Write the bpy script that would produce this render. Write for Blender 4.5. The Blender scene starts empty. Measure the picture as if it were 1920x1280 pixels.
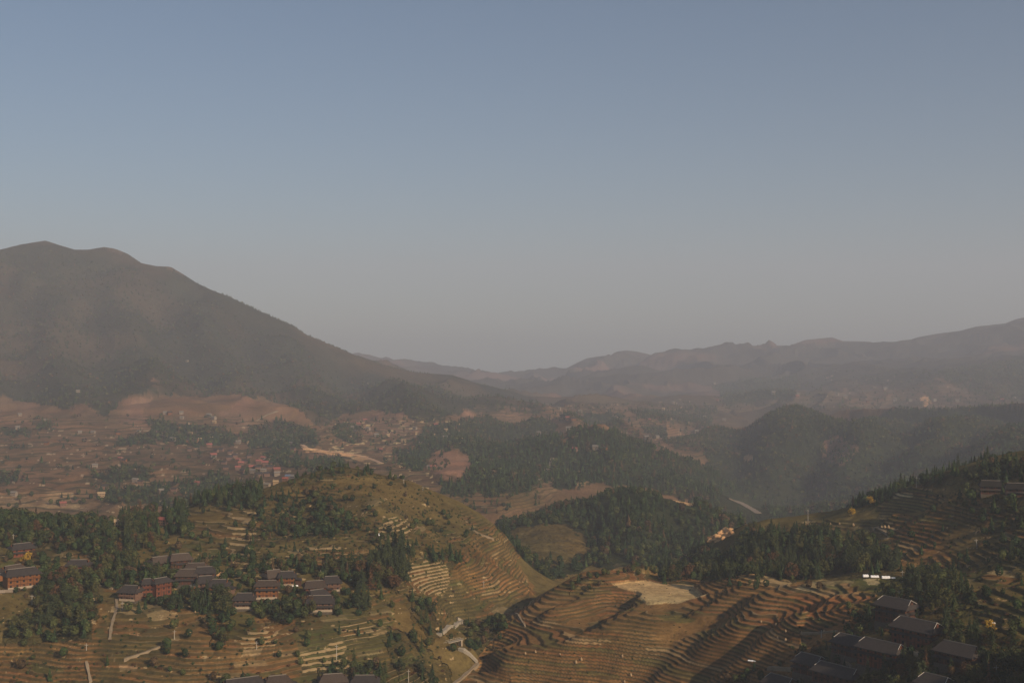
import bpy, math, random
import numpy as np
random.seed(7); RNG = np.random.default_rng(7)
R = math.radians
scn = bpy.context.scene
# ------------------------------------------------------------------ camera
F = 2318.0            # focal length in pixels of the 1920 px wide photo, horizon on its middle row
cam_d = bpy.data.cameras.new("camera"); cam = bpy.data.objects.new("camera", cam_d)
scn.collection.objects.link(cam); scn.camera = cam
cam_d.sensor_width = 36.0; cam_d.lens = 36.0 * F / 1920.0
cam_d.clip_start = 1.0; cam_d.clip_end = 60000.0
cam.location = (0, 0, 0); cam.rotation_euler = (R(90), 0, 0)
# ------------------------------------------------------------------ light
SUN_EL, SUN_AZ = 25.0, 137.0      # azimuth clockwise from +Y (the viewing direction)
w = bpy.data.worlds.new("World"); scn.world = w; w.use_nodes = True
nt = w.node_tree; nt.nodes.clear()
sky = nt.nodes.new("ShaderNodeTexSky"); sky.sky_type = 'NISHITA'; sky.sun_disc = False
sky.sun_elevation = R(SUN_EL); sky.sun_rotation = R(SUN_AZ)
sky.altitude = 900; sky.air_density = 1.0; sky.dust_density = 1.5; sky.ozone_density = 1.2
bg = nt.nodes.new("ShaderNodeBackground"); bg.inputs[1].default_value = 0.070
out = nt.nodes.new("ShaderNodeOutputWorld")
tn = nt.nodes.new("ShaderNodeMix"); tn.data_type = 'RGBA'; tn.blend_type = 'MULTIPLY'; tn.inputs[0].default_value = 1.0; tn.inputs[7].default_value = (0.86, 0.985, 1.05, 1)
nt.links.new(sky.outputs[0], tn.inputs[6]); nt.links.new(tn.outputs[2], bg.inputs[0]); nt.links.new(bg.outputs[0], out.inputs[0])
sd = bpy.data.lights.new("sun", 'SUN'); sd.energy = 4.9; sd.angle = R(0.6); sd.color = (1.0, 0.79, 0.57)
sun = bpy.data.objects.new("sun", sd); scn.collection.objects.link(sun)
az, el = R(SUN_AZ), R(SUN_EL)
SUNV = np.array([math.sin(az) * math.cos(el), math.cos(az) * math.cos(el), math.sin(el)])
from mathutils import Vector, Matrix
sun.rotation_euler = Vector(SUNV).to_track_quat('Z', 'Y').to_euler()
scn.view_settings.view_transform = 'Standard'; scn.view_settings.look = 'None'
scn.view_settings.exposure = -0.1; scn.view_settings.gamma = 1.0; scn.view_settings.use_curve_mapping = False
scn.cycles.max_bounces = 4; scn.cycles.diffuse_bounces = 2; scn.cycles.glossy_bounces = 1
scn.cycles.transmission_bounces = 1; scn.cycles.volume_bounces = 1; scn.cycles.transparent_max_bounces = 4
scn.cycles.use_denoising = True
HAZE_DENSITY = 1.28e-4
HAZE_COLOR = (0.785, 0.84, 0.965, 1)

# ------------------------------------------------------------------ numpy noise
PERM = RNG.permutation(4096).astype(np.int64)
def _h(ix, iy):
    return PERM[(PERM[ix & 4095] + iy) & 4095] / 4096.0
def vnoise(x, y):
    ix = np.floor(x).astype(np.int64); iy = np.floor(y).astype(np.int64)
    fx = x - ix; fy = y - iy
    fx = fx * fx * fx * (fx * (fx * 6 - 15) + 10); fy = fy * fy * fy * (fy * (fy * 6 - 15) + 10)
    a = _h(ix, iy); b = _h(ix + 1, iy); c = _h(ix, iy + 1); d = _h(ix + 1, iy + 1)
    return (a + (b - a) * fx + (c - a) * fy + (a - b - c + d) * fx * fy) * 2 - 1
def fbm(x, y, o=4, g=0.5):
    s = np.zeros_like(x); a = 1.0; t = 0
    for i in range(o):
        s += a * vnoise(x * 2 ** i + 17.3 * i, y * 2 ** i - 9.1 * i); t += a; a *= g
    return s / t
def ridged(x, y, o=4):
    s = np.zeros_like(x); a = 1.0; t = 0
    for i in range(o):
        s += a * (1 - 2 * np.abs(vnoise(x * 2 ** i + 31.3 * i, y * 2 ** i + 5.1 * i))); t += a; a *= 0.5
    return s / t
def sstep(a, b, x):
    t = np.clip((x - a) / (b - a), 0, 1); return t * t * (3 - 2 * t)

# ------------------------------------------------------------------ terrain: control lines (bearing, elevation, distance)
# every entry: bearing column, elevation row, distance in metres.  z = (640-row)/F*distance, x = (column-960)/F*distance
LINES = {
'under': [(-900,2100,150),(0,2100,150),(960,2250,150),(1920,1900,150),(2900,1500,150),(4200,1000,160)],
'bottom': [(-900,1280,600),(-200,1300,560),(0,1300,550),(250,1300,540),(500,1300,535),(700,1300,550),(860,1292,592),(1000,1300,590),(1120,1300,575),(1250,1300,558),(1450,1300,510),(1600,1300,465),(1750,1300,435),(1920,1300,410),(2100,1230,385),(2300,1140,360),(2700,1010,330),(4200,800,280)],  # unseen hill past the right edge, raised to shade the lower right corner
'r1200': [(-200,1200,595),(0,1200,585),(250,1200,575),(500,1200,580),(700,1200,600),(850,1210,630),(930,1205,622),(1000,1200,615),(1100,1200,605),(1250,1200,595),(1450,1200,548),(1600,1200,505),(1750,1200,470),(1920,1200,440),(2080,1150,420),(2300,1105,392),(2600,1010,380),(4200,780,330)],  # last columns belong to the same off-frame hill shaped for its shadow
'r1130': [(1060,1135,655),(1140,1135,655),(1250,1132,645),(1450,1130,595),(1600,1130,545),(1750,1130,505),(1920,1130,475),(2200,1100,440)],
'bcrest': [(875,1278,604),(915,1222,638),(960,1155,668),(1030,1108,692),(1100,1072,720),(1180,1072,722),(1220,1093,700),(1310,1103,697),(1345,1088,680),(1400,1080,655),(1480,1098,625),(1560,1088,610),(1640,1083,602)],
'ravine': [(890,1180,690),(930,1150,720),(985,1125,760),(1040,1110,820),(1100,1100,870),(1180,1100,880),(1260,1095,880)],
'stream': [(845,1180,665),(862,1150,700),(880,1100,730)],
'aflank': [(880,1125,712),(940,1110,745),(985,1105,775),(900,1060,760)],
'village': [(-900,1080,680),(-200,1100,640),(0,1105,630),(150,1100,640),(300,1110,640),(450,1120,635),(600,1120,640),(700,1130,640),(800,1135,662)],
'r1050': [(-200,1050,695),(0,1050,680),(150,1050,690),(300,1050,690),(450,1050,690),(600,1050,695),(730,1060,690),(850,1050,730),(920,1055,785),(970,1090,800)],
'r1000': [(-200,1000,760),(0,1000,750),(150,1005,760),(300,1000,765),(450,1000,752),(600,990,762),(750,990,770),(850,1000,792),(935,1010,840)],
'amid': [(540,940,825),(600,930,830),(680,930,832),(760,942,832),(840,968,835)],
'acrest': [(-900,960,900),(-200,965,850),(0,968,840),(100,978,830),(200,985,835),(300,985,842),(345,962,850),(400,938,860),(470,928,862),(520,908,870),(560,892,880),(600,880,886),(640,873,890),(700,883,886),(760,899,882),(850,938,878),(900,965,875),(945,1000,868),(965,1040,852),(990,1085,830),(1005,1110,805)],
'aback': [(-900,1030,1100),(-200,1040,1090),(0,1045,1085),(200,1045,1085),(400,1045,1090),(560,1040,1110),(700,1040,1110),(850,1040,1100)],
'b2low': [(1260,1085,850),(1310,1075,780),(1400,1080,705),(1500,1088,668),(1600,1078,645),(1680,1075,622),(1800,1075,580),(1920,1075,548),(2200,1060,500)],
'b2mid': [(1350,1030,830),(1450,1025,740),(1600,1025,708),(1700,1020,668),(1800,1020,632),(1920,1020,600),(2200,1000,540)],
'b2strip': [(1480,985,795),(1510,985,792),(1560,989,785),(1620,992,770),(1665,992,755),(1720,990,745)],
'b2up': [(1680,960,730),(1760,950,705),(1850,940,680),(1920,930,660),(2200,890,620)],
'b2crest': [(1290,1065,855),(1330,1010,885),(1380,992,862),(1430,975,845),(1500,977,832),(1550,972,832),(1600,953,822),(1650,933,812),(1720,910,792),(1800,884,772),(1860,870,762),(1920,857,752),(2050,822,742),(2400,760,700),(2900,700,650),(4200,600,600)],
'b2back': [(1380,1040,1050),(1450,1040,1080),(1600,1045,1120),(1800,1020,1120),(2000,980,1100),(2600,850,1050),(4200,700,1000)],
'clow': [(1000,1100,900),(1060,1092,930),(1150,1082,955),(1250,1070,985),(1330,1045,1040)],
'cmid': [(950,1015,1030),(1050,1015,1060),(1150,1005,1085),(1250,995,1120),(1340,1005,1130)],
'ccrest': [(925,1000,1110),(960,985,1140),(1000,970,1180),(1060,938,1220),(1110,922,1240),(1150,916,1250),(1230,926,1260),(1300,956,1270),(1350,985,1270),(1400,1000,1300)],
'cback': [(930,1000,1260),(1000,990,1420),(1100,990,1480),(1200,995,1500),(1300,1000,1550),(1400,1000,1600)],
'd1': [(-900,940,1400),(-200,960,1320),(0,962,1310),(150,962,1310),(300,962,1350),(430,922,1480),(550,908,1500),(650,890,1520),(760,915,1460),(820,930,1440),(880,945,1400),(930,952,1380),(1000,935,1500)],
'd2': [(-900,850,1900),(-200,855,1850),(0,860,1800),(150,862,1800),(300,870,1760),(450,870,1800),(560,852,1900),(700,855,1930),(780,862,1880),(950,872,1850),(1015,902,1620)],
'bare': [(815,858,1850),(835,846,1860),(855,846,1860),(880,862,1840)],
'd3': [(-900,780,2400),(-200,785,2350),(0,790,2300),(150,800,2250),(300,808,2220),(450,808,2250),(560,800,2350),(700,800,2500),(850,812,2500)],
'h2': [(880,800,2650),(920,788,2700),(1000,783,2700),(1070,788,2700),(1120,803,2720)],
'h2b': [(900,800,3000),(1000,800,3050),(1100,805,3050)],
'h1base': [(1040,912,1610),(1100,905,1630),(1150,903,1650),(1250,908,1700),(1330,918,1750)],
'h1': [(1035,862,1850),(1055,835,1930),(1080,815,2000),(1120,806,2050),(1170,826,2050),(1230,846,2050),(1300,862,2050),(1360,885,2050)],
'h1b': [(1100,870,2250),(1200,875,2280),(1300,890,2300)],
'vale': [(1165,835,2500),(1300,838,2600),(1190,805,3000),(1300,808,3050),(1250,785,3500),(1150,780,3500),(1050,775,3600),(1150,762,4100),(1300,765,4100)],
'gorge': [(1350,930,1900),(1380,940,1880),(1420,958,1800),(1480,965,1750)],
'gbase': [(1400,940,2020),(1500,950,1950),(1600,932,1850),(1700,912,1750),(1850,875,1620),(2000,865,1500),(2400,800,1400),(4200,700,1300)],
'gmid': [(1350,852,2500),(1450,850,2450),(1550,850,2350),(1700,850,2150),(1850,842,2000),(2000,832,1900),(2400,780,1800)],
'gcrest': [(1250,815,2850),(1300,803,2900),(1340,780,2900),(1400,768,2900),(1440,756,2900),(1470,746,2900),(1495,747,2880),(1520,757,2850),(1560,775,2800),(1595,783,2750),(1620,774,2720),(1640,770,2700),(1670,775,2650),(1710,780,2600),(1750,777,2550),(1780,774,2520),(1830,766,2500),(1860,772,2450),(1890,782,2400),(1950,788,2300),(2200,760,2200),(2600,700,2100),(4200,600,2000)],
'gback': [(1330,800,3400),(1450,798,3400),(1600,795,3300),(1750,790,3200),(1900,790,3000),(2200,780,2800),(2600,720,2700)],
'ebase': [(-900,700,2900),(-200,740,2700),(0,748,2600),(150,762,2500),(250,748,2550),(330,760,2480),(450,750,2600),(560,772,2600),(700,772,2800),(850,778,3000),(950,775,3200),(1010,778,3300)],
'emid1': [(-900,640,3300),(0,650,3100),(200,650,3100),(400,680,3100),(600,720,3200),(760,745,3450),(900,755,3800)],
'emid2': [(-900,560,3800),(0,560,3600),(200,560,3600),(350,600,3600),(500,642,3600),(640,690,3680),(760,715,3850)],
'ecrest': [(-900,470,4300),(-400,490,4250),(-200,480,4200),(-60,470,4200),(0,468,4200),(40,458,4200),(85,451,4200),(110,459,4200),(140,468,4200),(165,468,4180),(195,463,4150),(215,466,4150),(240,476,4120),(265,493,4100),(295,499,4080),(320,500,4060),(345,515,4050),(370,531,4030),(400,545,4000),(430,556,3980),(480,580,3950),(520,598,3950),(550,611,3950),(575,628,3900),(600,638,3900),(640,655,3900),(670,668,3900),(700,678,3900),(740,690,4000),(780,698,4050),(850,703,4150),(885,715,4200),(950,731,4250),(990,746,4300),(1015,762,4300)],
'eback': [(-900,600,5200),(-200,640,5200),(200,650,5200),(500,690,5200),(650,715,5200),(800,730,5300),(900,745,5300),(1000,770,5000)],
'fbase': [(1060,765,4700),(1200,755,4700),(1400,765,4300),(1600,762,4250),(1750,755,4200),(1900,745,4200),(2200,735,4200),(2600,700,4200)],
'fmid': [(950,745,5500),(1050,740,5500),(1200,728,5600),(1400,728,5400),(1600,726,5000),(1750,716,5000),(1900,702,5000),(2200,690,5000)],
'fmid2': [(650,700,7000),(850,722,7000),(1000,718,7000),(1100,705,6800),(1300,692,6800),(1500,682,6600),(1700,672,6500),(1900,652,6300),(2200,640,6300)],
'fcrest': [(-900,600,8500),(0,620,8500),(500,655,8500),(640,665,8500),(668,663,8500),(690,664,8500),(705,668,8500),(715,671,8500),(725,668,8500),(738,674,8500),(755,685,8500),(790,685,8500),(820,687,8500),(850,693,8500),(883,705,8500),(900,702,8400),(915,706,8400),(950,700,8400),(985,701,8300),(998,706,8300),(1015,698,8200),(1035,699,8200),(1042,702,8200),(1060,691,8100),(1080,681,8000),(1100,671,8000),(1130,667,8000),(1145,666,8000),(1155,659,8000),(1180,656,8000),(1210,662,7900),(1225,666,7900),(1280,658,7900),(1330,653,7900),(1350,656,7900),(1370,653,7800),(1395,655,7800),(1410,658,7800),(1425,651,7800),(1445,652,7800),(1460,647,7700),(1480,648,7700),(1510,637,7600),(1560,632,7600),(1580,639,7600),(1630,640,7500),(1650,646,7500),(1690,643,7500),(1720,632,7400),(1760,625,7400),(1800,620,7300),(1830,612,7300),(1885,606,7200),(1905,598,7200),(1925,594,7200),(2000,580,7200),(2300,560,7200),(2900,540,7200),(4200,520,7200)],
'fback': [(-900,690,10500),(300,700,10500),(900,720,10500),(1500,710,10500),(2100,680,10500),(3000,660,10500)],
'end': [(-900,690,14000),(300,700,14000),(900,700,14000),(1500,700,14000),(2100,690,14000),(3000,680,14000)],
}
CRESTS = ('acrest', 'ccrest', 'gcrest', 'ecrest', 'fcrest', 'b2crest', 'bcrest')
def densify(line, step=0.014):
    P = np.array(line, float); q = np.c_[(P[:, 0] - 960) / F, np.log(P[:, 2]), (640 - P[:, 1]) / F]
    o = []
    for a, b in zip(q[:-1], q[1:]):
        n = max(1, int(math.hypot(b[0] - a[0], b[1] - a[1]) / step))
        if a[0] < -0.6 or b[0] > 0.6: n = max(1, n // 6)
        for k in range(n): o.append(a + (b - a) * k / n)
    o.append(q[-1]); return np.array(o)
DENSE = {k: (densify(v) if k not in ('bare', 'vale', 'stream', 'aflank') else
             np.array([((a - 960) / F, math.log(c), (640 - b) / F) for a, b, c in v])) for k, v in LINES.items()}
CP = np.concatenate(list(DENSE.values()))
# crest noise-free mask points
CR = np.concatenate([DENSE[k] for k in CRESTS])
c0 = 0.005
def kern(a, b):
    d2 = (a[:, None, 0] - b[None, :, 0]) ** 2 + (a[:, None, 1] - b[None, :, 1]) ** 2
    return np.sqrt(d2 + c0 * c0)
n = len(CP); A = np.zeros((n + 3, n + 3))
A[:n, :n] = kern(CP, CP) - np.eye(n) * 2e-4
A[:n, n] = 1; A[:n, n + 1] = CP[:, 0]; A[:n, n + 2] = CP[:, 1]; A[n:, :n] = A[:n, n:].T
wts = np.linalg.solve(A, np.r_[CP[:, 2], 0, 0, 0])
def cols():
    a = [np.arange(-900, -60, 24.0), np.arange(-60, 1980, 1.7), np.arange(1980, 2300, 10.0), np.arange(2300, 4200, 50.0)]
    return (np.concatenate(a) - 960) / F
U = cols()
LY = np.concatenate([np.arange(math.log(150), math.log(400), 0.02), np.arange(math.log(400), math.log(900), 0.0013),
                     np.arange(math.log(900), math.log(1400), 0.003), np.arange(math.log(1400), math.log(9000), 0.0055),
                     np.arange(math.log(9000), math.log(14000), 0.03)])
# coarse evaluation, then cubic-ish upsampling
Uc = np.linspace(U[0], U[-1] + 1e-6, 520); Uc = np.sort(np.r_[np.linspace(U[0], -0.45, 40)[:-1], np.linspace(-0.45, 0.47, 520), np.linspace(0.48, U[-1], 60)])
Lc = np.sort(np.r_[np.linspace(LY[0], math.log(400), 20)[:-1], np.linspace(math.log(400), math.log(9000), 560), np.linspace(math.log(9100), LY[-1], 12)])
Tc = np.zeros((len(Lc), len(Uc)))
for i, l in enumerate(Lc):
    q = np.c_[Uc, np.full(len(Uc), l)]
    Tc[i] = kern(q, CP) @ wts[:n] + wts[n] + wts[n + 1] * Uc + wts[n + 2] * l
def interp2(Tg, xs, ys, x, y):
    # separable linear interpolation of a grid onto a finer grid (rows y, columns x)
    tmp = np.empty((len(y), Tg.shape[1]))
    iy = np.clip(np.searchsorted(ys, y) - 1, 0, len(ys) - 2); fy = ((y - ys[iy]) / (ys[iy + 1] - ys[iy]))[:, None]
    tmp = Tg[iy] * (1 - fy) + Tg[iy + 1] * fy
    ix = np.clip(np.searchsorted(xs, x) - 1, 0, len(xs) - 2); fx = ((x - xs[ix]) / (xs[ix + 1] - xs[ix]))[None, :]
    return tmp[:, ix] * (1 - fx) + tmp[:, ix + 1] * fx
T = interp2(Tc, Uc, Lc, U, LY)
# distance to the crest lines (for fading relief noise there)
Dc = np.full(Tc.shape, 9.0)
gu, gl = np.meshgrid(Uc, Lc)
for k in range(0, len(CR), 40):
    b = CR[k:k + 40]
    Dc = np.minimum(Dc, np.sqrt((gu[..., None] - b[:, 0]) ** 2 + (gl[..., None] - b[:, 1]) ** 2).min(-1))
D = interp2(Dc, Uc, Lc, U, LY)
UU, LL = np.meshgrid(U, LY); YY = np.exp(LL); XX = UU * YY
ZZ = T * YY
cm = 1 - np.exp(-(D / 0.035) ** 2)
PX = 960 + UU * F
# relief: spurs and gullies on the mountains, gentle lumps on the near slopes
far = sstep(1400, 2000, YY)
ZZ += cm * far * (ridged(XX / np.where(YY < 3050, 230, 420) + 3.3 + .5 * vnoise(XX / 400, YY / 400), YY / np.where(YY < 3050, 700, 1300), 4) * (0.0125 - .001 * sstep(5000, 6500, YY)) * YY * sstep(1500, 2600, YY) + fbm(XX / 160, YY / 160, 3) * 0.0032 * YY)
ZZ += cm * sstep(850, 1100, YY) * (1 - far) * (ridged(XX / 170, YY / 190, 3) * 13 + fbm(XX / 60, YY / 60, 3) * 4)
near = 1 - sstep(820, 1000, YY)
ZZ += near * (0.35 + 0.65 * cm) * (fbm(XX / 55 + 8, YY / 55, 3) * 5.5 + fbm(XX / 18, YY / 18, 2) * 0.8)
ZZ += fbm(XX / (0.012 * YY + 3), LL * 70, 3) * 0.0009 * YY          # small uneven crest detail
def clamp_crests():
    global ZZ
    for nm, lo_, hi_, off in (('ecrest', .78, 1.35, 0.0), ('fcrest', .86, 1.9, 0.0), ('gcrest', .86, 1.25, 11.0), ('ccrest', .93, 1.1, 7.0)):
        L_ = np.array(LINES[nm], float); cpy = np.interp(960 + U * F, L_[:, 0], L_[:, 1] + off); cy = np.interp(960 + U * F, L_[:, 0], L_[:, 2])
        inside = (960 + U * F >= L_[0, 0]) & (960 + U * F <= L_[-1, 0])
        rr_ = YY / cy[None, :]; m = (rr_ > lo_) & (rr_ < hi_) & inside[None, :]
        top = (640 - (cpy[None, :] + np.abs(np.log(rr_)) * 40)) / F * YY + 400 * (1 - sstep(lo_, lo_ + .6 * (1 - lo_), rr_)) + 400 * sstep(hi_ - .5 * (hi_ - 1), hi_, rr_)
        top = top + 300 * sstep(L_[-1, 0] - 70, L_[-1, 0], 960 + UU * F)
        ZZ = np.where(m, np.minimum(ZZ, top), ZZ)
def hit_smooth(px, py, ymin=0, ymax=1e9, P=None):
    P = PYs if P is None else P
    u = (px - 960) / F; c = int(np.clip(np.searchsorted(U, u), 1, len(U) - 1))
    if u - U[c - 1] < U[c] - u: c -= 1
    col = P[:, c]; ok = np.where((col <= py) & (YY[:, 0] >= ymin) & (YY[:, 0] <= ymax))[0]
    if len(ok) == 0: return None
    r = ok[0]; y = YY[r, 0]
    if r > 0 and col[r - 1] > py and YY[r - 1, 0] >= ymin:
        f = (col[r - 1] - py) / max(col[r - 1] - col[r], 1e-6); y = YY[r - 1, 0] + f * (YY[r, 0] - YY[r - 1, 0])
    return u * y, y
clamp_crests(); PYs = 640 - ZZ / YY * F
RELIEF = [  # spurs (+) and gullies (-) running down the mountains: line, height, half width, nearest distance
 ([(1590,792),(1562,840),(1505,900),(1455,940)], -45, 75, 1700), ([(1710,788),(1692,830),(1645,900)], -40, 65, 1600), ([(1850,780),(1800,830),(1745,880)], -35, 60, 1500), ([(1400,778),(1392,830),(1372,900)], -35, 70, 1800),
 ([(1470,762),(1452,820),(1432,900)], 28, 60, 1700), ([(1640,780),(1612,830),(1572,905)], 32, 60, 1600), ([(1780,784),(1742,830),(1702,885)], 30, 55, 1500), ([(1900,800),(1850,850)], 25, 50, 1400),
 ([(150,482),(172,600),(215,730)], -75, 110, 2400), ([(270,508),(332,600),(400,735)], -75, 110, 2400), ([(425,566),(455,650),(520,742)], -65, 100, 2400), ([(600,655),(640,710),(685,765)], -50, 90, 2400), ([(0,490),(40,620),(62,745)], -65, 110, 2400),
 ([(85,470),(112,600),(132,745)], 45, 80, 2400), ([(205,480),(262,600),(302,725)], 50, 80, 2400), ([(325,518),(392,620),(470,735)], 50, 80, 2400), ([(520,615),(562,680),(602,765)], 40, 75, 2400), ([(700,690),(745,740),(780,775)], 35, 75, 2400),
 ([(1085,822),(1080,860),(1060,900)], -14, 28, 1500), ([(1150,822),(1155,860),(1150,900)], 12, 30, 1500), ([(1220,850),(1215,880),(1200,900)], -14, 28, 1500),
 ([(1100,930),(1110,990),(1100,1050)], -9, 16, 880), ([(1190,925),(1200,990),(1190,1060)], 8, 18, 880), ([(1270,950),(1265,1000),(1240,1060)], -9, 16, 880),
 ([(640,900),(700,960),(740,1010)], 5, 14, 600), ([(700,900),(790,960),(850,1010)], -5, 14, 600), ([(560,905),(570,960),(560,1010)], -5, 14, 600)]
for line, amp, wd, yn in RELIEF:
    pts = [hit_smooth(a, b, yn) for a, b in line]; pts = [p for p in pts if p is not None]
    if len(pts) < 2: continue
    q = np.array(pts); reg = (YY > q[:, 1].min() - 3 * wd) & (YY < q[:, 1].max() + 3 * wd) & (XX > q[:, 0].min() - 3 * wd) & (XX < q[:, 0].max() + 3 * wd)
    xr, yr = XX[reg], YY[reg]; wob = wd * .5 * fbm(xr / wd / 2, yr / wd / 2, 2); best = np.full(xr.shape, 1e9); tt = np.zeros(xr.shape)
    for k in range(len(pts) - 1):
        ax, ay = pts[k]; dx, dy = pts[k + 1][0] - ax, pts[k + 1][1] - ay; t = np.clip(((xr - ax) * dx + (yr - ay) * dy) / max(dx * dx + dy * dy, 1e-6), 0, 1)
        d = np.hypot(xr - ax - t * dx + wob, yr - ay - t * dy); m = d < best; best[m] = d[m]; tt[m] = ((k + t) / (len(pts) - 1))[m]
    ZZ[reg] += amp / (1 + (best / wd) ** 2) * np.exp(-(best / (2.2 * wd)) ** 2) * sstep(0, .35, tt) * (1 - .6 * sstep(.7, 1, tt))
clamp_crests()
PYs = 640 - ZZ / YY * F

# ------------------------------------------------------------------ zones
def inpoly(px, py, poly):
    P = np.array(poly, float); r = np.zeros(px.shape, bool)
    x0, y0 = P.min(0); x1, y1 = P.max(0)
    m = (px >= x0) & (px <= x1) & (py >= y0) & (py <= y1)
    if not m.any(): return r
    x = px[m]; y = py[m]; c = np.zeros(x.shape, bool); j = len(P) - 1
    for i in range(len(P)):
        if P[i, 1] != P[j, 1]:
            k = ((P[i, 1] > y) != (P[j, 1] > y)) & (x < (P[j, 0] - P[i, 0]) * (y - P[i, 1]) / (P[j, 1] - P[i, 1]) + P[i, 0])
            c ^= k
        j = i
    r[m] = c; return r
# polyline spurs in the near terraces: (line, height, width, steepness side)
def hit_smooth(px, py, ymin=0, ymax=1e9, P=None):
    P = PYs if P is None else P
    u = (px - 960) / F; c = int(np.clip(np.searchsorted(U, u), 1, len(U) - 1))
    if u - U[c - 1] < U[c] - u: c -= 1
    col = P[:, c]; ok = np.where((col <= py) & (YY[:, 0] >= ymin) & (YY[:, 0] <= ymax))[0]
    if len(ok) == 0: return None
    r = ok[0]; y = YY[r, 0]
    if r > 0 and col[r - 1] > py and YY[r - 1, 0] >= ymin:
        f = (col[r - 1] - py) / max(col[r - 1] - col[r], 1e-6); y = YY[r - 1, 0] + f * (YY[r, 0] - YY[r - 1, 0])
    return u * y, y
# scarps between the benches of the terraced spur: (line, height of the step, half width of the face, fade)
SPURS = [([(915,1262),(938,1236),(1066,1193),(1112,1178),(1183,1137),(1206,1112)], 10.0, 7.0, 26),
         ([(1195,1300),(1209,1280),(1265,1236),(1337,1184),(1383,1148),(1444,1110),(1480,1092)], 7.5, 8.5, 28),
         ([(1300,1310),(1388,1236),(1450,1184),(1485,1160),(1530,1150)], 9.0, 6.5, 22),
         ([(1285,1160),(1310,1140),(1362,1107),(1400,1088)], 9.0, 6.5, 20),
         ([(1000,1165),(1060,1128),(1110,1095)], 4.0, 2.5, 15),
         ([(270,1300),(400,1255),(470,1215),(520,1190)], -3.0, 5, 16), ([(20,1230),(60,1250),(110,1300)], 5.0, 3, 14),
         ([(850,1040),(880,1070),(930,1100)], -4.0, 5, 18)]
sel = (YY < 900) & (YY > 350) & (np.abs(UU) < 0.5)
xs_, ys_ = XX[sel], YY[sel]; add = np.zeros(xs_.shape)
for line, hgt, wd, fade in SPURS:
    pts = [hit_smooth(a, b) for a, b in line]; best = np.full(xs_.shape, 1e9); sgn = np.zeros(xs_.shape); tt = np.zeros(xs_.shape)
    for k in range(len(pts) - 1):
        ax, ay = pts[k]; bx, by = pts[k + 1]; dx, dy = bx - ax, by - ay; L2 = dx * dx + dy * dy
        t = np.clip(((xs_ - ax) * dx + (ys_ - ay) * dy) / L2, 0, 1)
        ex = xs_ - ax - t * dx; ey = ys_ - ay - t * dy; d = np.hypot(ex, ey); m = d < best
        best[m] = d[m]; sgn[m] = np.sign(ex * dy - ey * dx)[m]; tt[m] = ((k + t) / (len(pts) - 1))[m]
    sg = best * sgn + 4.0 * fbm(xs_ / 14 + hgt, ys_ / 14, 2)
    add += hgt / 2 * np.tanh(sg / wd) * np.exp(-np.abs(sg) / fade) * sstep(0, 0.1, tt) * (1 - sstep(0.9, 1, tt))
ZZ[sel] += add
# flat harvested fields and village yards
def flatten(poly, ymin, ymax, z=None, soft=1.0):
    P2 = 640 - ZZ / YY * F
    m = inpoly(PX, P2, poly) & (YY > ymin) & (YY < ymax)
    if m.any():
        zz = np.median(ZZ[m]) if z is None else z
        ZZ[m] = ZZ[m] * (1 - soft) + zz * soft
flatten([(1145,1090),(1180,1086),(1250,1092),(1300,1096),(1325,1112),(1270,1130),(1210,1131),(1195,1112),(1160,1100)], 600, 760, None, 0.85)
PYs = 640 - ZZ / YY * F

WARP = 15.0
wx = PX + WARP * fbm(XX / YY * 75, LL * 45, 4, .65); wy = PYs + WARP * 0.6 * fbm(XX / YY * 75 + 50, LL * 45 + 9, 4, .65)
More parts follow.
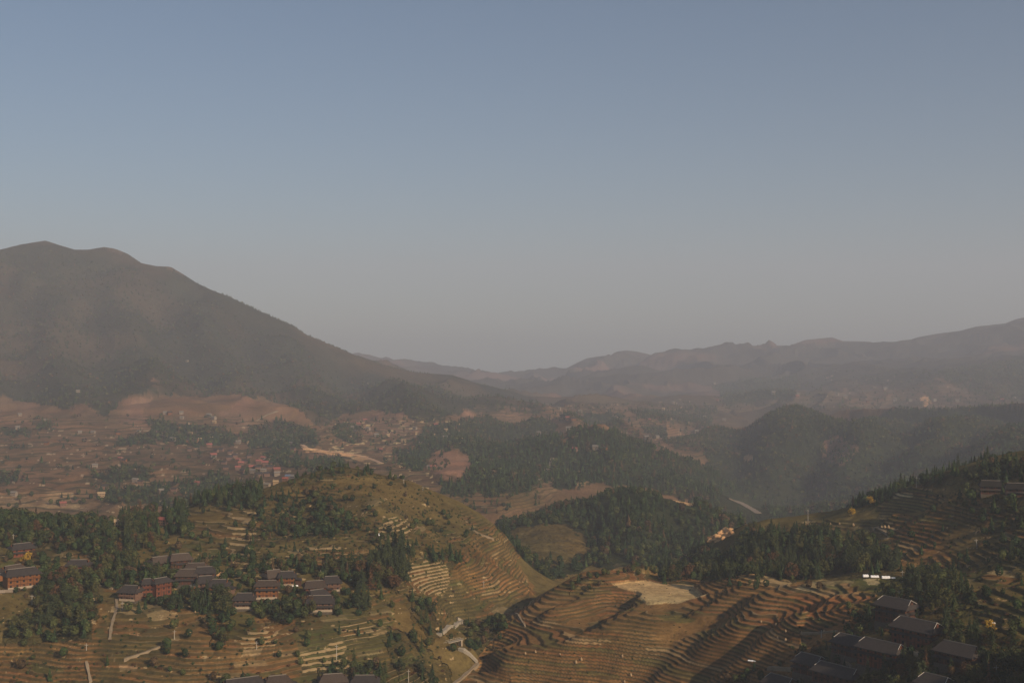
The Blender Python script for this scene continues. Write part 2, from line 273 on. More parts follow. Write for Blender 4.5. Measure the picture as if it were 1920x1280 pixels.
# terraced land: (polygon, ymin, ymax, step, bund strength)
TERR = [
 ([(860,1290),(900,1225),(960,1150),(1030,1105),(1100,1065),(1180,1065),(1330,1085),(1400,1070),(1480,1090),(1660,1100),(1640,1150),(1600,1180),(1560,1210),(1490,1240),(1480,1310),(850,1310)], 400, 760, 1.25, 0.32),
 ([(0,1200),(180,1190),(215,1130),(300,1135),(400,1150),(560,1165),(640,1120),(720,1120),(740,1170),(800,1250),(840,1310),(-60,1310),(-60,1200)], 400, 680, 1.5, 0.3),
 ([(640,1060),(770,1050),(860,1010),(945,990),(1005,1120),(960,1160),(880,1190),(800,1160),(720,1120)], 560, 900, 1.6, 0.28),
 ([(540,1030),(700,1030),(700,1065),(540,1065)], 600, 800, 1.6, 0.55),
 ([(430,960),(480,960),(480,1060),(430,1060)], 600, 850, 1.7, 0.9),
 ([(760,1055),(830,1050),(850,1080),(830,1115),(770,1112)], 600, 800, 1.5, 1.0),
 ([(715,970),(765,970),(770,1000),(715,1000)], 600, 900, 1.5, 0.9),
 ([(440,1058),(560,1055),(560,1080),(440,1090)], 560, 800, 1.5, 0.7),
 ([(560,1225),(640,1200),(660,1260),(560,1265)], 400, 800, 1.6, 1.0), ([(578,1024),(640,1024),(640,1036),(578,1036)], 600, 850, 1.6, 1.0), ([(640,1165),(730,1160),(735,1195),(640,1200)], 400, 800, 1.5, .7), ([(455,1180),(525,1170),(520,1212),(450,1215)], 400, 800, 1.5, .85),
 ([(118,1038),(166,1036),(166,1052),(118,1052)], 500, 850, 1.6, 1.0), ([(1700,905),(1720,905),(1725,935),(1660,938)], 500, 850, 1.7, 1.0), ([(1745,965),(1890,965),(1880,1000),(1740,995)], 450, 830, 1.7, .9), ([(900,975),(940,985),(945,1020),(880,1045),(860,1020)], 650, 900, 1.6, .4),
 ([(1640,930),(1710,905),(1780,930),(1900,960),(1960,1000),(1960,1200),(1850,1180),(1780,1100),(1700,1060),(1660,1010)], 430, 830, 1.7, 0.3),
 ([(1480,975),(1680,975),(1680,1000),(1480,1000)], 600, 830, 1.7, 0.2),
 ([(0,780),(500,780),(560,900),(430,950),(200,960),(-60,960),(-60,780)], 1150, 2400, 4.0, 0.25),
 ([(560,790),(860,770),(800,860),(830,930),(640,900),(560,850)], 1200, 2700, 4.5, 0.5),
 ([(820,920),(1040,880),(1040,960),(860,970)], 1200, 1650, 3.0, 0.3),
 ([(860,760),(1400,740),(1340,860),(1160,850),(1080,790),(900,785)], 2300, 5000, 7.0, 0.25),
 ([(1330,690),(1920,680),(1920,775),(1350,775)], 3600, 5600, 9.0, 0.15),
]
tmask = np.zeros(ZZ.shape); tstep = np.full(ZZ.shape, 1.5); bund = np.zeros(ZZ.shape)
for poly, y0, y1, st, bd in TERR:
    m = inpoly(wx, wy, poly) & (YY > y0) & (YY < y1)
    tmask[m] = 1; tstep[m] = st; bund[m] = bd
tmask[inpoly(PX, PYs, [(1142,1090),(1180,1086),(1250,1092),(1300,1096),(1328,1113),(1270,1131),(1210,1132),(1195,1112),(1160,1100)]) & (YY > 600) & (YY < 760)] = 0
tmask *= sstep(-0.75, -0.45, fbm(XX / 40, YY / 40, 2))
brk = fbm(XX / 26 + 40, YY / 34, 3) > .02
for poly, y0, y1, st, bd in [([(0,1035),(220,1000),(330,955),(480,950),(560,960),(700,1000),(700,1062),(560,1062),(440,1090),(200,1112),(0,1115)], 600, 850, 1.7, .5), ([(700,950),(800,930),(880,960),(945,1000),(860,1020),(760,1060),(700,1010)], 600, 900, 1.6, .35),
                             ([(560,900),(640,885),(760,905),(700,960),(600,960)], 600, 900, 1.6, .12), ([(0,1110),(80,1110),(60,1160),(0,1180)], 500, 700, 1.5, .4), ([(1740,1060),(1960,1060),(1960,1200),(1780,1110)], 430, 700, 1.5, .6)]:
    m = inpoly(wx, wy, poly) & (YY > y0) & (YY < y1) & (tmask < .1) & brk
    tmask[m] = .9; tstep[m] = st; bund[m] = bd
def blur(a):
    b = a.copy(); b[1:-1, 1:-1] = (a[1:-1, 1:-1] * 4 + a[:-2, 1:-1] + a[2:, 1:-1] + a[1:-1, :-2] + a[1:-1, 2:]) / 8; return b
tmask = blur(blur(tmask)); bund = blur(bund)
phase = ZZ / tstep + 0.9 * fbm(XX / 45 + 4, YY / 45, 2) + 40
fr = phase - np.floor(phase)
RS = 0.62                                  # tread up to here, riser after
g = np.where(fr < RS, 0.12 * fr / RS, 0.12 + 0.88 * sstep(RS, 0.97, fr))
ZT = ZZ + (np.floor(phase) + g - phase) * tstep + 0.25 * tstep
nearT = 1 - sstep(900, 1150, YY)
ZF = ZZ + (ZT - ZZ) * tmask * nearT
PYf = 640 - ZF / YY * F

# ------------------------------------------------------------------ ground cover colours (albedo)
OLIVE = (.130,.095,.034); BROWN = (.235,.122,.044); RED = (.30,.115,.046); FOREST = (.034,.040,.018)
PINK = (.26,.140,.085); TAN = (.42,.29,.15); GREEN = (.085,.105,.032); ROCK = (.62,.36,.17); STRAW = (.50,.37,.19)
DARK = (.05,.045,.025); DUST = (.22,.15,.10)
COL = np.zeros(ZZ.shape + (3,)); COL[:] = OLIVE
wfade = fbm(XX / (.02 * YY + 4), YY / (.04 * YY + 4), 3)
def paint(cl, poly, y0=0, y1=1e9, warp=1.0, a=1.0):
    m = inpoly(PX + (wx - PX) * warp, PYf + (wy - PYs) * warp, poly) & (YY > y0) & (YY < y1)
    ed = np.clip(.75 + 1.2 * wfade[m], 0, 1)[:, None] * a if a < 1 else a
    COL[m] = COL[m] * (1 - ed) + np.array(cl) * ed
    return m
# distance bands
COL[YY > 1050] = (.165,.096,.048); COL[YY > 3300] = (.10,.068,.042)
big = fbm(XX / 260, YY / 260, 3)
m = YY > 1050; COL[m] = COL[m] * (1 + 0.35 * big[m][:, None])
COL[YY > 4700] = (.055,.048,.036)
mfar = (YY > 4600); t = sstep(0.0, 0.35, fbm(XX / 900 + 2, YY / 500, 4))[mfar][:, None]
COL[mfar] = COL[mfar] * (1 - t) + np.array((.15,.09,.065)) * t
WOODS = [ # name key, polygon, ymin, ymax, spacing (m), height range, broadleaf share, floor colour strength
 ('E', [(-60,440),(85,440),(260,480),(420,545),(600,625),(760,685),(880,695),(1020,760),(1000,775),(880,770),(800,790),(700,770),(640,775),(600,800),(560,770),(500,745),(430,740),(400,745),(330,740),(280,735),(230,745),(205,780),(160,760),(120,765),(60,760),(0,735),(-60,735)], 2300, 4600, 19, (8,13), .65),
 ('G', [(1200,800),(1330,770),(1470,745),(1600,770),(1830,755),(1960,770),(1960,880),(1600,990),(1440,990),(1330,975),(1320,900),(1330,850),(1250,830)], 1350, 3050, 12, (8,12), .6),
 ('M3', [(770,845),(800,800),(900,780),(1035,785),(1055,830),(1030,900),(990,925),(880,925),(830,925),(890,880),(860,838),(820,845),(800,860)], 1450, 2800, 10, (8,13), .4),
 ('M3b', [(820,905),(960,900),(950,925),(830,930)], 1350, 1700, 8, (8,12), .4),
 ('M4', [(1040,850),(1080,795),(1160,810),(1240,845),(1330,860),(1370,920),(1330,960),(1230,915),(1130,905),(1040,920),(1035,880)], 1500, 2150, 9, (8,13), .35),
 ('M1', [(275,790),(330,795),(420,800),(448,815),(440,835),(350,835),(285,815)], 1500, 2500, 10, (8,14), .6),
 ('M2', [(455,815),(500,785),(530,790),(580,805),(600,825),(590,845),(540,840),(470,840)], 1500, 2500, 9, (8,14), .6),
 ('M5', [(500,845),(560,850),(590,870),(560,880),(500,865)], 1300, 2200, 9, (8,12), .6),
 ('M6', [(160,890),(260,870),(290,900),(200,905)], 1200, 2200, 12, (7,11), .6),
 ('M7', [(60,790),(100,785),(105,805),(70,808)], 1500, 2600, 9, (8,12), .8),
 ('M8', [(330,900),(420,888),(445,912),(340,928)], 1150, 2200, 9, (7,11), .6), ('M9', [(180,918),(330,905),(300,948),(200,942)], 1150, 2200, 10, (7,11), .7), ('M10', [(0,888),(35,884),(28,908),(0,908)], 1150, 2200, 9, (7,11), .7),
 ('M11', [(628,792),(680,800),(665,832),(630,822)], 1300, 2800, 10, (7,11), .6), ('M12', [(740,842),(800,846),(792,882),(752,872)], 1300, 2400, 9, (7,11), .5), ('M13', [(300,935),(390,925),(400,958),(310,965)], 1000, 1800, 9, (7,11), .6),
 ('M14', [(560,868),(640,850),(650,872),(590,885)], 1200, 2200, 10, (7,10), .6), ('M15', [(0,800),(60,805),(50,818),(0,815)], 1500, 2700, 12, (7,10), .7), ('M16', [(215,822),(300,812),(290,835),(220,838)], 1400, 2600, 12, (7,10), .7),
 ('M17', [(1180,770),(1340,765),(1335,800),(1240,790)], 2600, 4500, 14, (9,13), .6), ('M18', [(1050,775),(1160,772),(1170,795),(1100,795)], 2500, 4500, 13, (9,13), .5), ('M19', [(1750,700),(1960,660),(1960,745),(1860,752)], 3800, 6200, 20, (9,14), .7), ('M20', [(1340,720),(1500,700),(1490,745),(1360,760)], 3800, 6200, 20, (9,14), .7),
 ('C', [(935,985),(1000,955),(1060,915),(1150,895),(1250,905),(1350,965),(1400,985),(1330,1010),(1270,1060),(1250,1085),(1180,1072),(1110,1062),(1070,1075),(1000,1105),(935,1020)], 860, 1330, 7.2, (8,13), .5),
 ('W1', [(-60,930),(0,925),(40,940),(100,955),(160,970),(215,985),(215,1045),(160,1035),(60,1025),(-60,1030)], 600, 900, 6.2, (7,12), .75),
 ('W2', [(228,965),(285,950),(300,1000),(290,1030),(235,1040)], 600, 900, 6, (9,13), .25),
 ('W2b', [(308,960),(348,950),(352,1005),(312,1012)], 600, 900, 6, (9,13), .25),
 ('W3', [(335,925),(380,905),(440,900),(480,905),(500,930),(490,955),(400,950),(335,945)], 600, 900, 5.5, (9,13), .2),
 ('W4', [(470,935),(540,930),(600,925),(650,955),(665,1000),(610,1020),(540,1005),(470,1015)], 600, 880, 7, (6,10), .75),
 ('W5', [(545,900),(580,872),(640,866),(760,890),(780,905),(650,892),(600,905),(550,920)], 600, 900, 8.5, (4.5,8), .5),
 ('W6', [(692,1060),(710,1030),(735,1015),(770,1030),(778,1085),(740,1112),(700,1108)], 600, 860, 4.5, (10,15), .3),
 ('W7', [(808,1040),(850,1035),(870,1052),(855,1064),(810,1062)], 600, 860, 5, (7,10), .4),
 ('W8', [(575,1065),(680,1062),(690,1100),(655,1105),(640,1085),(580,1082)], 560, 860, 6, (8,13), .3),
 ('W8b', [(664,1090),(692,1090),(690,1150),(668,1150)], 520, 860, 5.5, (9,13), .1),
 ('W9', [(70,1115),(100,1070),(175,1075),(185,1130),(180,1185),(160,1205),(60,1205),(0,1210),(0,1190),(60,1165)], 500, 760, 5.2, (7,11), .8),
 ('W10', [(180,1045),(245,1040),(252,1085),(215,1108),(175,1085)], 500, 760, 5.2, (8,12), .6),
 ('W11', [(262,1065),(330,1068),(325,1098),(268,1095)], 500, 760, 5, (7,10), .8),
 ('W12', [(310,1128),(420,1112),(450,1140),(430,1165),(380,1150),(315,1145)], 500, 760, 5, (8,12), .7),
 ('W13', [(480,1140),(560,1118),(585,1140),(570,1170),(500,1175)], 500, 760, 5, (7,10), .8),
 ('W14', [(388,1170),(435,1165),(425,1215),(392,1210)], 500, 760, 6, (5,9), .8),
 ('W15', [(725,1175),(750,1185),(800,1215),(850,1255),(855,1290),(760,1300),(735,1240)], 480, 760, 5.5, (6,10), .7),
 ('W15b', [(880,1170),(950,1160),(960,1190),(905,1235),(880,1210)], 480, 760, 6, (5,8), .8),
 ('W16', [(590,1250),(700,1245),(740,1290),(590,1300)], 450, 760, 5.5, (7,10), .8),
 ('W17', [(770,1110),(800,1130),(830,1190),(810,1205),(770,1160)], 500, 860, 6.5, (6,10), .5),
 ('W18', [(1070,1090),(1110,1080),(1140,1092),(1080,1118),(1060,1115)], 600, 800, 6, (4,6), .9),
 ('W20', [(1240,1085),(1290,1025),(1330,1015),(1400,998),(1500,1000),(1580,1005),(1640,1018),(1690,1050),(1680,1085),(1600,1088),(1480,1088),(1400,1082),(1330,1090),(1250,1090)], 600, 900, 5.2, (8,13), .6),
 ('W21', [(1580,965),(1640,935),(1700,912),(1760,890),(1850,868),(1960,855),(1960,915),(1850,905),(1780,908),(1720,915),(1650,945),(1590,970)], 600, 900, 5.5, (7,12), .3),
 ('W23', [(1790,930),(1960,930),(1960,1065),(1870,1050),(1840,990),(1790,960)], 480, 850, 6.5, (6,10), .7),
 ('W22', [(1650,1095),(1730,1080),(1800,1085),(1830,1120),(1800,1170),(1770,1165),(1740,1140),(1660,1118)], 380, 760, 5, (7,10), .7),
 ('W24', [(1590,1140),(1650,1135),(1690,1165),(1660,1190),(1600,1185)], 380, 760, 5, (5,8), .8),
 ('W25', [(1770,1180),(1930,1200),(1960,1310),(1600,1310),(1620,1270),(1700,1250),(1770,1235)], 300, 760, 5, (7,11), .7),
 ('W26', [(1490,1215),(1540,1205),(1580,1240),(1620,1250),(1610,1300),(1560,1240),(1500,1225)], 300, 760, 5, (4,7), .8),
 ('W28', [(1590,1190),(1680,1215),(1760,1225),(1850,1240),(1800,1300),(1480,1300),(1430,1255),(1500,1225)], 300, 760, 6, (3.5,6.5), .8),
 ('W27', [(1350,1262),(1420,1255),(1440,1300),(1350,1310)], 300, 760, 5, (5,7), .8),
]
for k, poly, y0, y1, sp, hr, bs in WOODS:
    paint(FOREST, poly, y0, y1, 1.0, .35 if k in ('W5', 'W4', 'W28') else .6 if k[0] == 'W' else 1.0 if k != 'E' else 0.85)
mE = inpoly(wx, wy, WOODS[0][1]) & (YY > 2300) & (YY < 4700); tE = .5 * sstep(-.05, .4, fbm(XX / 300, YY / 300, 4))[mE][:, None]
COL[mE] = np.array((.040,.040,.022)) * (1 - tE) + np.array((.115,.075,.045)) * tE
ZONES = [
 (BROWN, [(850,1310),(900,1225),(960,1150),(1030,1105),(1100,1065),(1180,1065),(1330,1090),(1400,1070),(1480,1095),(1650,1110),(1620,1150),(1590,1190),(1520,1215),(1480,1310)], 400, 760, 1.0),
 (RED, [(1460,1105),(1640,1110),(1600,1180),(1500,1180),(1400,1160)], 400, 760, .6),
 (RED, [(1060,1100),(1180,1105),(1160,1140),(1080,1135)], 400, 760, .4),
 (OLIVE, [(1100,1170),(1250,1140),(1330,1170),(1300,1240),(1150,1260)], 400, 760, .5),
 (BROWN, [(190,1130),(560,1160),(560,1300),(-60,1310),(-60,1210),(170,1200)], 400, 700, .8),
 (BROWN, [(880,1000),(945,1000),(1005,1110),(990,1130),(900,1100),(840,1080)], 600, 900, .8),
 (BROWN, [(560,1035),(700,1030),(690,1065),(540,1065)], 600, 800, .7),
 (BROWN, [(1680,980),(1860,960),(1850,1060),(1760,1080),(1690,1060),(1660,1010)], 450, 830, .75),
 (BROWN, [(1710,905),(1780,915),(1870,950),(1860,985),(1740,970)], 450, 830, .7),
 (GREEN, [(1620,1080),(1760,1085),(1750,1110),(1560,1120),(1480,1110)], 400, 800, .7),
 (GREEN, [(1780,1110),(1960,1120),(1960,1200),(1850,1190),(1790,1150)], 350, 800, .6),
 (GREEN, [(640,1110),(730,1110),(740,1170),(700,1250),(560,1230),(600,1180)], 450, 760, .6),
 (GREEN, [(420,1150),(480,1150),(480,1190),(430,1200)], 450, 760, .6),
 (GREEN, [(180,1190),(330,1195),(300,1225),(200,1230)], 450, 760, .6),
 (PINK, [(215,790),(235,745),(285,745),(275,770),(290,800),(260,808)], 1900, 2700, .75), (PINK, [(120,760),(165,755),(215,795),(190,800),(150,788)], 1900, 2700, .8),
 (PINK, [(415,775),(450,745),(505,748),(570,780),(540,805),(470,815),(430,795)], 1900, 2700, .9), (PINK, [(280,712),(318,712),(320,728),(295,730)], 2300, 3200, .8),
 (PINK, [(0,745),(30,745),(90,775),(130,800),(0,800)], 1900, 2700, .7), (PINK, [(660,790),(720,770),(760,775),(790,805),(770,820),(690,815)], 2000, 2900, .8),
 (PINK, [(818,885),(812,860),(825,846),(850,846),(885,866),(865,892),(835,895)], 1400, 2000, 1),
 (PINK, [(0,870),(90,880),(90,905),(20,915),(0,905)], 1300, 2200, .6), (PINK, [(540,850),(600,850),(610,870),(560,880)], 1400, 2200, .7),
 (PINK, [(860,770),(960,760),(1010,775),(960,780),(880,780)], 2700, 4300, .8), (PINK, [(1165,800),(1200,810),(1330,800),(1330,845),(1220,848),(1160,835)], 2200, 3200, .6),
 (PINK, [(1560,720),(1900,715),(1900,770),(1620,775)], 3700, 5400, .3), (PINK, [(1540,830),(1570,815),(1610,845),(1580,870),(1545,860)], 1700, 2900, .8),
 (PINK, [(1300,830),(1330,810),(1340,770),(1200,760),(1120,765)], 2800, 4500, .4),
 (TAN, [(0,925),(60,920),(140,928),(145,950),(60,955),(0,950)], 1150, 1700, .7), (OLIVE, [(845,930),(1010,920),(1020,945),(930,962),(870,955)], 1250, 1700, .6),
 (TAN, [(1010,885),(1040,880),(1035,925),(990,930)], 1300, 2100, .2), (OLIVE, [(955,985),(1060,985),(1100,1010),(1110,1050),(1040,1060),(970,1030)], 860, 1330, .9),
 ((.50,.34,.16), [(1142,1090),(1180,1086),(1250,1092),(1300,1096),(1328,1113),(1270,1131),(1210,1132),(1195,1112),(1160,1100)], 600, 760, 1),
 (TAN, [(1405,1080),(1430,1078),(1480,1092),(1470,1100),(1420,1092)], 500, 700, .9),
 (TAN, [(1500,980),(1520,976),(1560,984),(1660,988),(1690,992),(1660,1000),(1580,994)], 600, 840, .9),
 (TAN, [(222,1245),(255,1243),(257,1256),(224,1258)], 400, 700, 1), (TAN, [(455,1212),(490,1213),(488,1226),(450,1230)], 400, 700, .8),
 (TAN, [(335,1190),(310,1205),(300,1212),(325,1208),(338,1200)], 400, 700, .7),
 (ROCK, [(1328,1000),(1345,990),(1375,988),(1378,1000),(1355,1010),(1340,1018)], 780, 1000, 1), (ROCK, [(1238,918),(1262,921),(1290,936),(1298,950),(1270,942),(1245,930)], 1100, 1350, 1),
 (ROCK, [(1395,855),(1412,853),(1412,862),(1395,862)], 1500, 3000, .9), (ROCK, [(1075,900),(1095,898),(1105,906),(1080,912)], 1300, 2000, .6),
 (ROCK, [(1725,745),(1742,742),(1748,755),(1735,762)], 3500, 5000, 1), (ROCK, [(400,1078),(415,1070),(422,1080),(408,1084)], 500, 760, 1),
 (ROCK, [(565,833),(572,838),(600,843),(640,848),(665,853),(640,855),(600,848),(570,846)], 1300, 2200, 1), (ROCK, [(640,850),(690,855),(700,866),(670,862)], 1300, 2200, .7),
 (ROCK, [(1245,1060),(1280,1030),(1285,1040),(1255,1070)], 700, 1100, .35), (TAN, [(1150,1058),(1175,1054),(1178,1064),(1152,1066)], 650, 1100, .9),
 (STRAW, [(1810,1085),(1850,1085),(1868,1100),(1820,1098)], 420, 700, .8), (STRAW, [(1525,1090),(1560,1088),(1580,1098),(1540,1102)], 420, 700, .7), (STRAW, [(1620,1085),(1655,1086),(1650,1095),(1630,1094)], 420, 700, .8),
 (STRAW, [(1480,1100),(1510,1098),(1508,1108),(1482,1107)], 420, 700, .8), (STRAW, [(1520,1105),(1560,1106),(1590,1112),(1560,1115),(1520,1112)], 420, 700, .6),
 (STRAW, [(1680,925),(1715,922),(1715,930),(1675,935)], 500, 850, .8), (STRAW, [(630,1178),(648,1172),(655,1182),(640,1186)], 420, 700, .8), (STRAW, [(690,1180),(720,1182),(725,1188),(700,1190)], 420, 700, .7),
 ((.46,.32,.15), [(1400,1076),(1440,1074),(1484,1090),(1474,1103),(1415,1095)], 560, 760, .95), ((.46,.32,.15), [(1492,1098),(1560,1087),(1604,1090),(1590,1103),(1500,1110)], 540, 720, .9), ((.46,.30,.15), [(1510,1112),(1600,1106),(1625,1112),(1560,1121)], 520, 700, .7),
 (GREEN, [(20,1050),(45,1060),(30,1072),(0,1068),(0,1055)], 400, 760, .9),
]
for cl, poly, y0, y1, a in ZONES: paint(cl, poly, y0, y1, (0.35 if a >= .9 else 0.8) if y1 < 1000 or cl is ROCK else 1.1, a)
# mottling that belongs to the vegetation itself
mot = fbm(XX / (0.02 * YY + 2), LL * 55, 4)
COL *= (1 + 0.38 * mot)[..., None]
hue = fbm(XX / 70 + 9, YY / 70, 3)
COL[..., 0] *= 1 + 0.18 * hue; COL[..., 1] *= 1 + 0.04 * hue
# speckle of small fields and yards in the settled valleys
def speckle(poly, y0, y1, thr, cl, sx=11, sy=26):
    m = inpoly(PX, PYf, poly) & (YY > y0) & (YY < y1)
    s = vnoise(XX[m] / YY[m] * F / sx + 71, PYf[m] / (sx * 0.28) + 3) + 0.3 * vnoise(XX[m] / YY[m] * F / 3, LL[m] * 300)
    k = s > thr; idx = np.argwhere(m)[k]
    COL[idx[:, 0], idx[:, 1]] = np.array(cl) * (0.7 + 0.5 * RNG.random())
speckle([(130,800),(330,790),(560,800),(600,880),(200,900),(0,880),(0,800)], 1300, 2500, .86, (.42,.30,.18))
speckle([(620,790),(860,780),(870,830),(800,850),(820,920),(700,880),(600,850)], 1300, 2700, .70, (.50,.36,.18), 10)
speckle([(0,900),(560,880),(560,910),(330,960),(0,980)], 1100, 1900, .84, (.40,.29,.17))
speckle([(1020,760),(1340,750),(1330,840),(1180,845),(1080,800)], 2300, 4800, .84, (.50,.33,.2), 9)
speckle([(1500,700),(1900,695),(1900,760),(1500,765)], 3500, 5600, .97, (.36,.25,.18), 8)
speckle([(0,1000),(760,930),(940,1000),(1000,1120),(860,1300),(0,1300)], 450, 880, .93, (.40,.28,.14), 14)
speckle([(1640,900),(1960,930),(1960,1200),(1760,1180),(1660,1100)], 400, 850, .91, (.42,.27,.13), 14)
fl_ = np.floor(phase).astype(np.int64); cx_i = np.floor((XX + .6 * YY + 9 * vnoise(fl_ * .37, fl_ * .61)) / (16 * np.maximum(1, YY / 900)) + fl_ * .37).astype(np.int64)
hv = _h(fl_ + 11, cx_i); h2 = _h(fl_ + 57, cx_i + 5) + .35 * (YY > 1050); on = (tmask > .4) & (YY < 2800)
COL[on] *= np.where(YY[on] > 1050, .88 + .24 * hv[on], .82 + .36 * hv[on])[:, None]
for th0, th1, cl, amt in ((.0, .09, GREEN, .55), (.09, .13, STRAW, .35), (.13, .25, RED, .35), (.25, .35, DARK, .35)):
    k = on & (h2 >= th0) & (h2 < th1); COL[k] = COL[k] * (1 - amt) + np.array(cl) * amt
COL = np.clip(COL, 0.004, 0.8)
woodmask = np.zeros(ZZ.shape)
for k, poly, y0, y1, sp, hr, bs in WOODS:
    woodmask[inpoly(wx, wy, poly) & (YY > y0) & (YY < y1)] = 1

# ------------------------------------------------------------------ terrain mesh
def smooth_rest(me): me.polygons.foreach_set('use_smooth', np.ones(len(me.polygons), bool))
def grid_mesh(name, X, Y, Z):
    r, c = X.shape; me = bpy.data.meshes.new(name)
    me.vertices.add(r * c); me.vertices.foreach_set('co', np.stack([X, Y, Z], -1).astype(np.float32).ravel())
    i = np.arange(r * c).reshape(r, c); q = np.stack([i[:-1, :-1], i[:-1, 1:], i[1:, 1:], i[1:, :-1]], -1).reshape(-1)
    nf = (r - 1) * (c - 1); me.loops.add(nf * 4); me.loops.foreach_set('vertex_index', q.astype(np.int32))
    me.polygons.add(nf); me.polygons.foreach_set('loop_start', np.arange(0, nf * 4, 4, dtype=np.int32))
    me.update(); smooth_rest(me); return me
gm = grid_mesh('ground', XX, YY, ZF)
a = gm.color_attributes.new('Col', 'FLOAT_COLOR', 'POINT')
a.data.foreach_set('color', np.concatenate([COL, np.ones(ZZ.shape + (1,))], -1).astype(np.float32).ravel())
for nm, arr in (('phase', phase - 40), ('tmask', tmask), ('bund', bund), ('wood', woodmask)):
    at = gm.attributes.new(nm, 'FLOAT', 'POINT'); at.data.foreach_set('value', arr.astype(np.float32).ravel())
ground = bpy.data.objects.new('ground', gm); scn.collection.objects.link(ground); ground['kind'] = 'structure'

# ------------------------------------------------------------------ materials
def newmat(name, col=(.5,.5,.5), rough=0.9):
    m = bpy.data.materials.new(name); m.use_nodes = True
    b = m.node_tree.nodes['Principled BSDF']; b.inputs['Base Color'].default_value = (*col, 1)
    b.inputs['Roughness'].default_value = rough; b.inputs['Specular IOR Level'].default_value = 0.15
    return m, m.node_tree, b
def N(nt, t, **k):
    n_ = nt.nodes.new(t)
    for a_, v in k.items(): setattr(n_, a_, v)
    return n_
def M(nt, op, a=None, b=None, c=None):
    n_ = nt.nodes.new('ShaderNodeMath'); n_.operation = op
    for i, v in enumerate((a, b, c)):
        if v is None: continue
        if isinstance(v, (int, float)): n_.inputs[i].default_value = v
        else: nt.links.new(v, n_.inputs[i])
    return n_.outputs[0]
def mixc(nt, f, a, b, mode='MIX'):
    n_ = nt.nodes.new('ShaderNodeMix'); n_.data_type = 'RGBA'; n_.blend_type = mode
    for s, v in ((n_.inputs[0], f), (n_.inputs[6], a), (n_.inputs[7], b)):
        if isinstance(v, (int, float)): s.default_value = v
        elif isinstance(v, tuple): s.default_value = (*v, 1)
        else: nt.links.new(v, s)
    return n_.outputs[2]
gmat, nt, b = newmat('ground_cover')
at = lambda s: N(nt, 'ShaderNodeAttribute', attribute_name=s)
colA = at('Col').outputs['Color']; ph = at('phase').outputs['Fac']; tm = at('tmask').outputs['Fac']; bu = at('bund').outputs['Fac']; wo = at('wood').outputs['Fac']
geo = N(nt, 'ShaderNodeNewGeometry'); pos = geo.outputs['Position']
def noise(scale, detail=4, rough=.6, vec=None, nt_=None):
    nn = (nt_ or nt).nodes.new('ShaderNodeTexNoise'); nn.inputs['Scale'].default_value = scale; nn.inputs['Detail'].default_value = detail; nn.inputs['Roughness'].default_value = rough
    (nt_ or nt).links.new(vec if vec is not None else pos, nn.inputs['Vector']); return nn.outputs['Fac']
n1 = noise(0.22, 6, .7); n2 = noise(0.035, 4, .6); n3 = noise(0.9, 4, .7)
var = M(nt, 'ADD', M(nt, 'MULTIPLY', M(nt, 'SUBTRACT', n1, 0.5), 1.7), 1.0)
var = M(nt, 'ADD', var, M(nt, 'MULTIPLY', M(nt, 'SUBTRACT', n3, 0.5), 1.2))
var = M(nt, 'MAXIMUM', var, 0.25)
vv = N(nt, 'ShaderNodeCombineXYZ')
for i in range(3): nt.links.new(var, vv.inputs[i])
base = mixc(nt, 1.0, colA, vv.outputs[0], 'MULTIPLY')
fr_ = M(nt, 'FRACT', ph)
# planted rows and grassy banks: the bank is darker grass, its top edge is bare trodden clay or stone, painted wider as sunlit risers where bund is strong
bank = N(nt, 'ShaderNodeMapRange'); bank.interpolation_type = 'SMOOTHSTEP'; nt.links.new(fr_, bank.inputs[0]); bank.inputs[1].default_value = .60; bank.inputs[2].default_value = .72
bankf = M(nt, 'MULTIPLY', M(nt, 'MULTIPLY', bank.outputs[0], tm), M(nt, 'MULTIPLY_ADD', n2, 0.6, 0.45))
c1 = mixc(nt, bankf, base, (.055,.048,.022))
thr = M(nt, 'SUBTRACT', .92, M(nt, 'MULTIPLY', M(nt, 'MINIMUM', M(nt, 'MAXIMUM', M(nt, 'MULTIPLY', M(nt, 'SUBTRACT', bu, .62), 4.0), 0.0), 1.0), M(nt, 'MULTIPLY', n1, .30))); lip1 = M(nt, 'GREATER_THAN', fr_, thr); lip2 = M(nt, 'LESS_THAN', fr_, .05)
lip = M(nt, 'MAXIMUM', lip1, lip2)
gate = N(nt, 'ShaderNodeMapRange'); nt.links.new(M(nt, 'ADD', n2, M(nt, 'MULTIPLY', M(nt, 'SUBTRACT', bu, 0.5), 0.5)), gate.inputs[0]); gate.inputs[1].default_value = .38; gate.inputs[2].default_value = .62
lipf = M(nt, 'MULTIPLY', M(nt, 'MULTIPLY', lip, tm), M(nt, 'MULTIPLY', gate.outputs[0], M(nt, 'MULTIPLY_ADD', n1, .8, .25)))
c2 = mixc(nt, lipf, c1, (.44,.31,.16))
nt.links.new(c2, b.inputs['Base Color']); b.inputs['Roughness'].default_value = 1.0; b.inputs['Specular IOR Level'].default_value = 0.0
bp = N(nt, 'ShaderNodeBump'); bp.inputs['Strength'].default_value = 0.8; bp.inputs['Distance'].default_value = 1.0
nt.links.new(M(nt, 'ADD', M(nt, 'MULTIPLY', n1, .8), M(nt, 'MULTIPLY', noise(.07, 5, .65), M(nt, 'MULTIPLY_ADD', wo, 9.0, 1.2))), bp.inputs['Height'])
nt.links.new(bp.outputs[0], b.inputs['Normal'])
gm.materials.append(gmat)

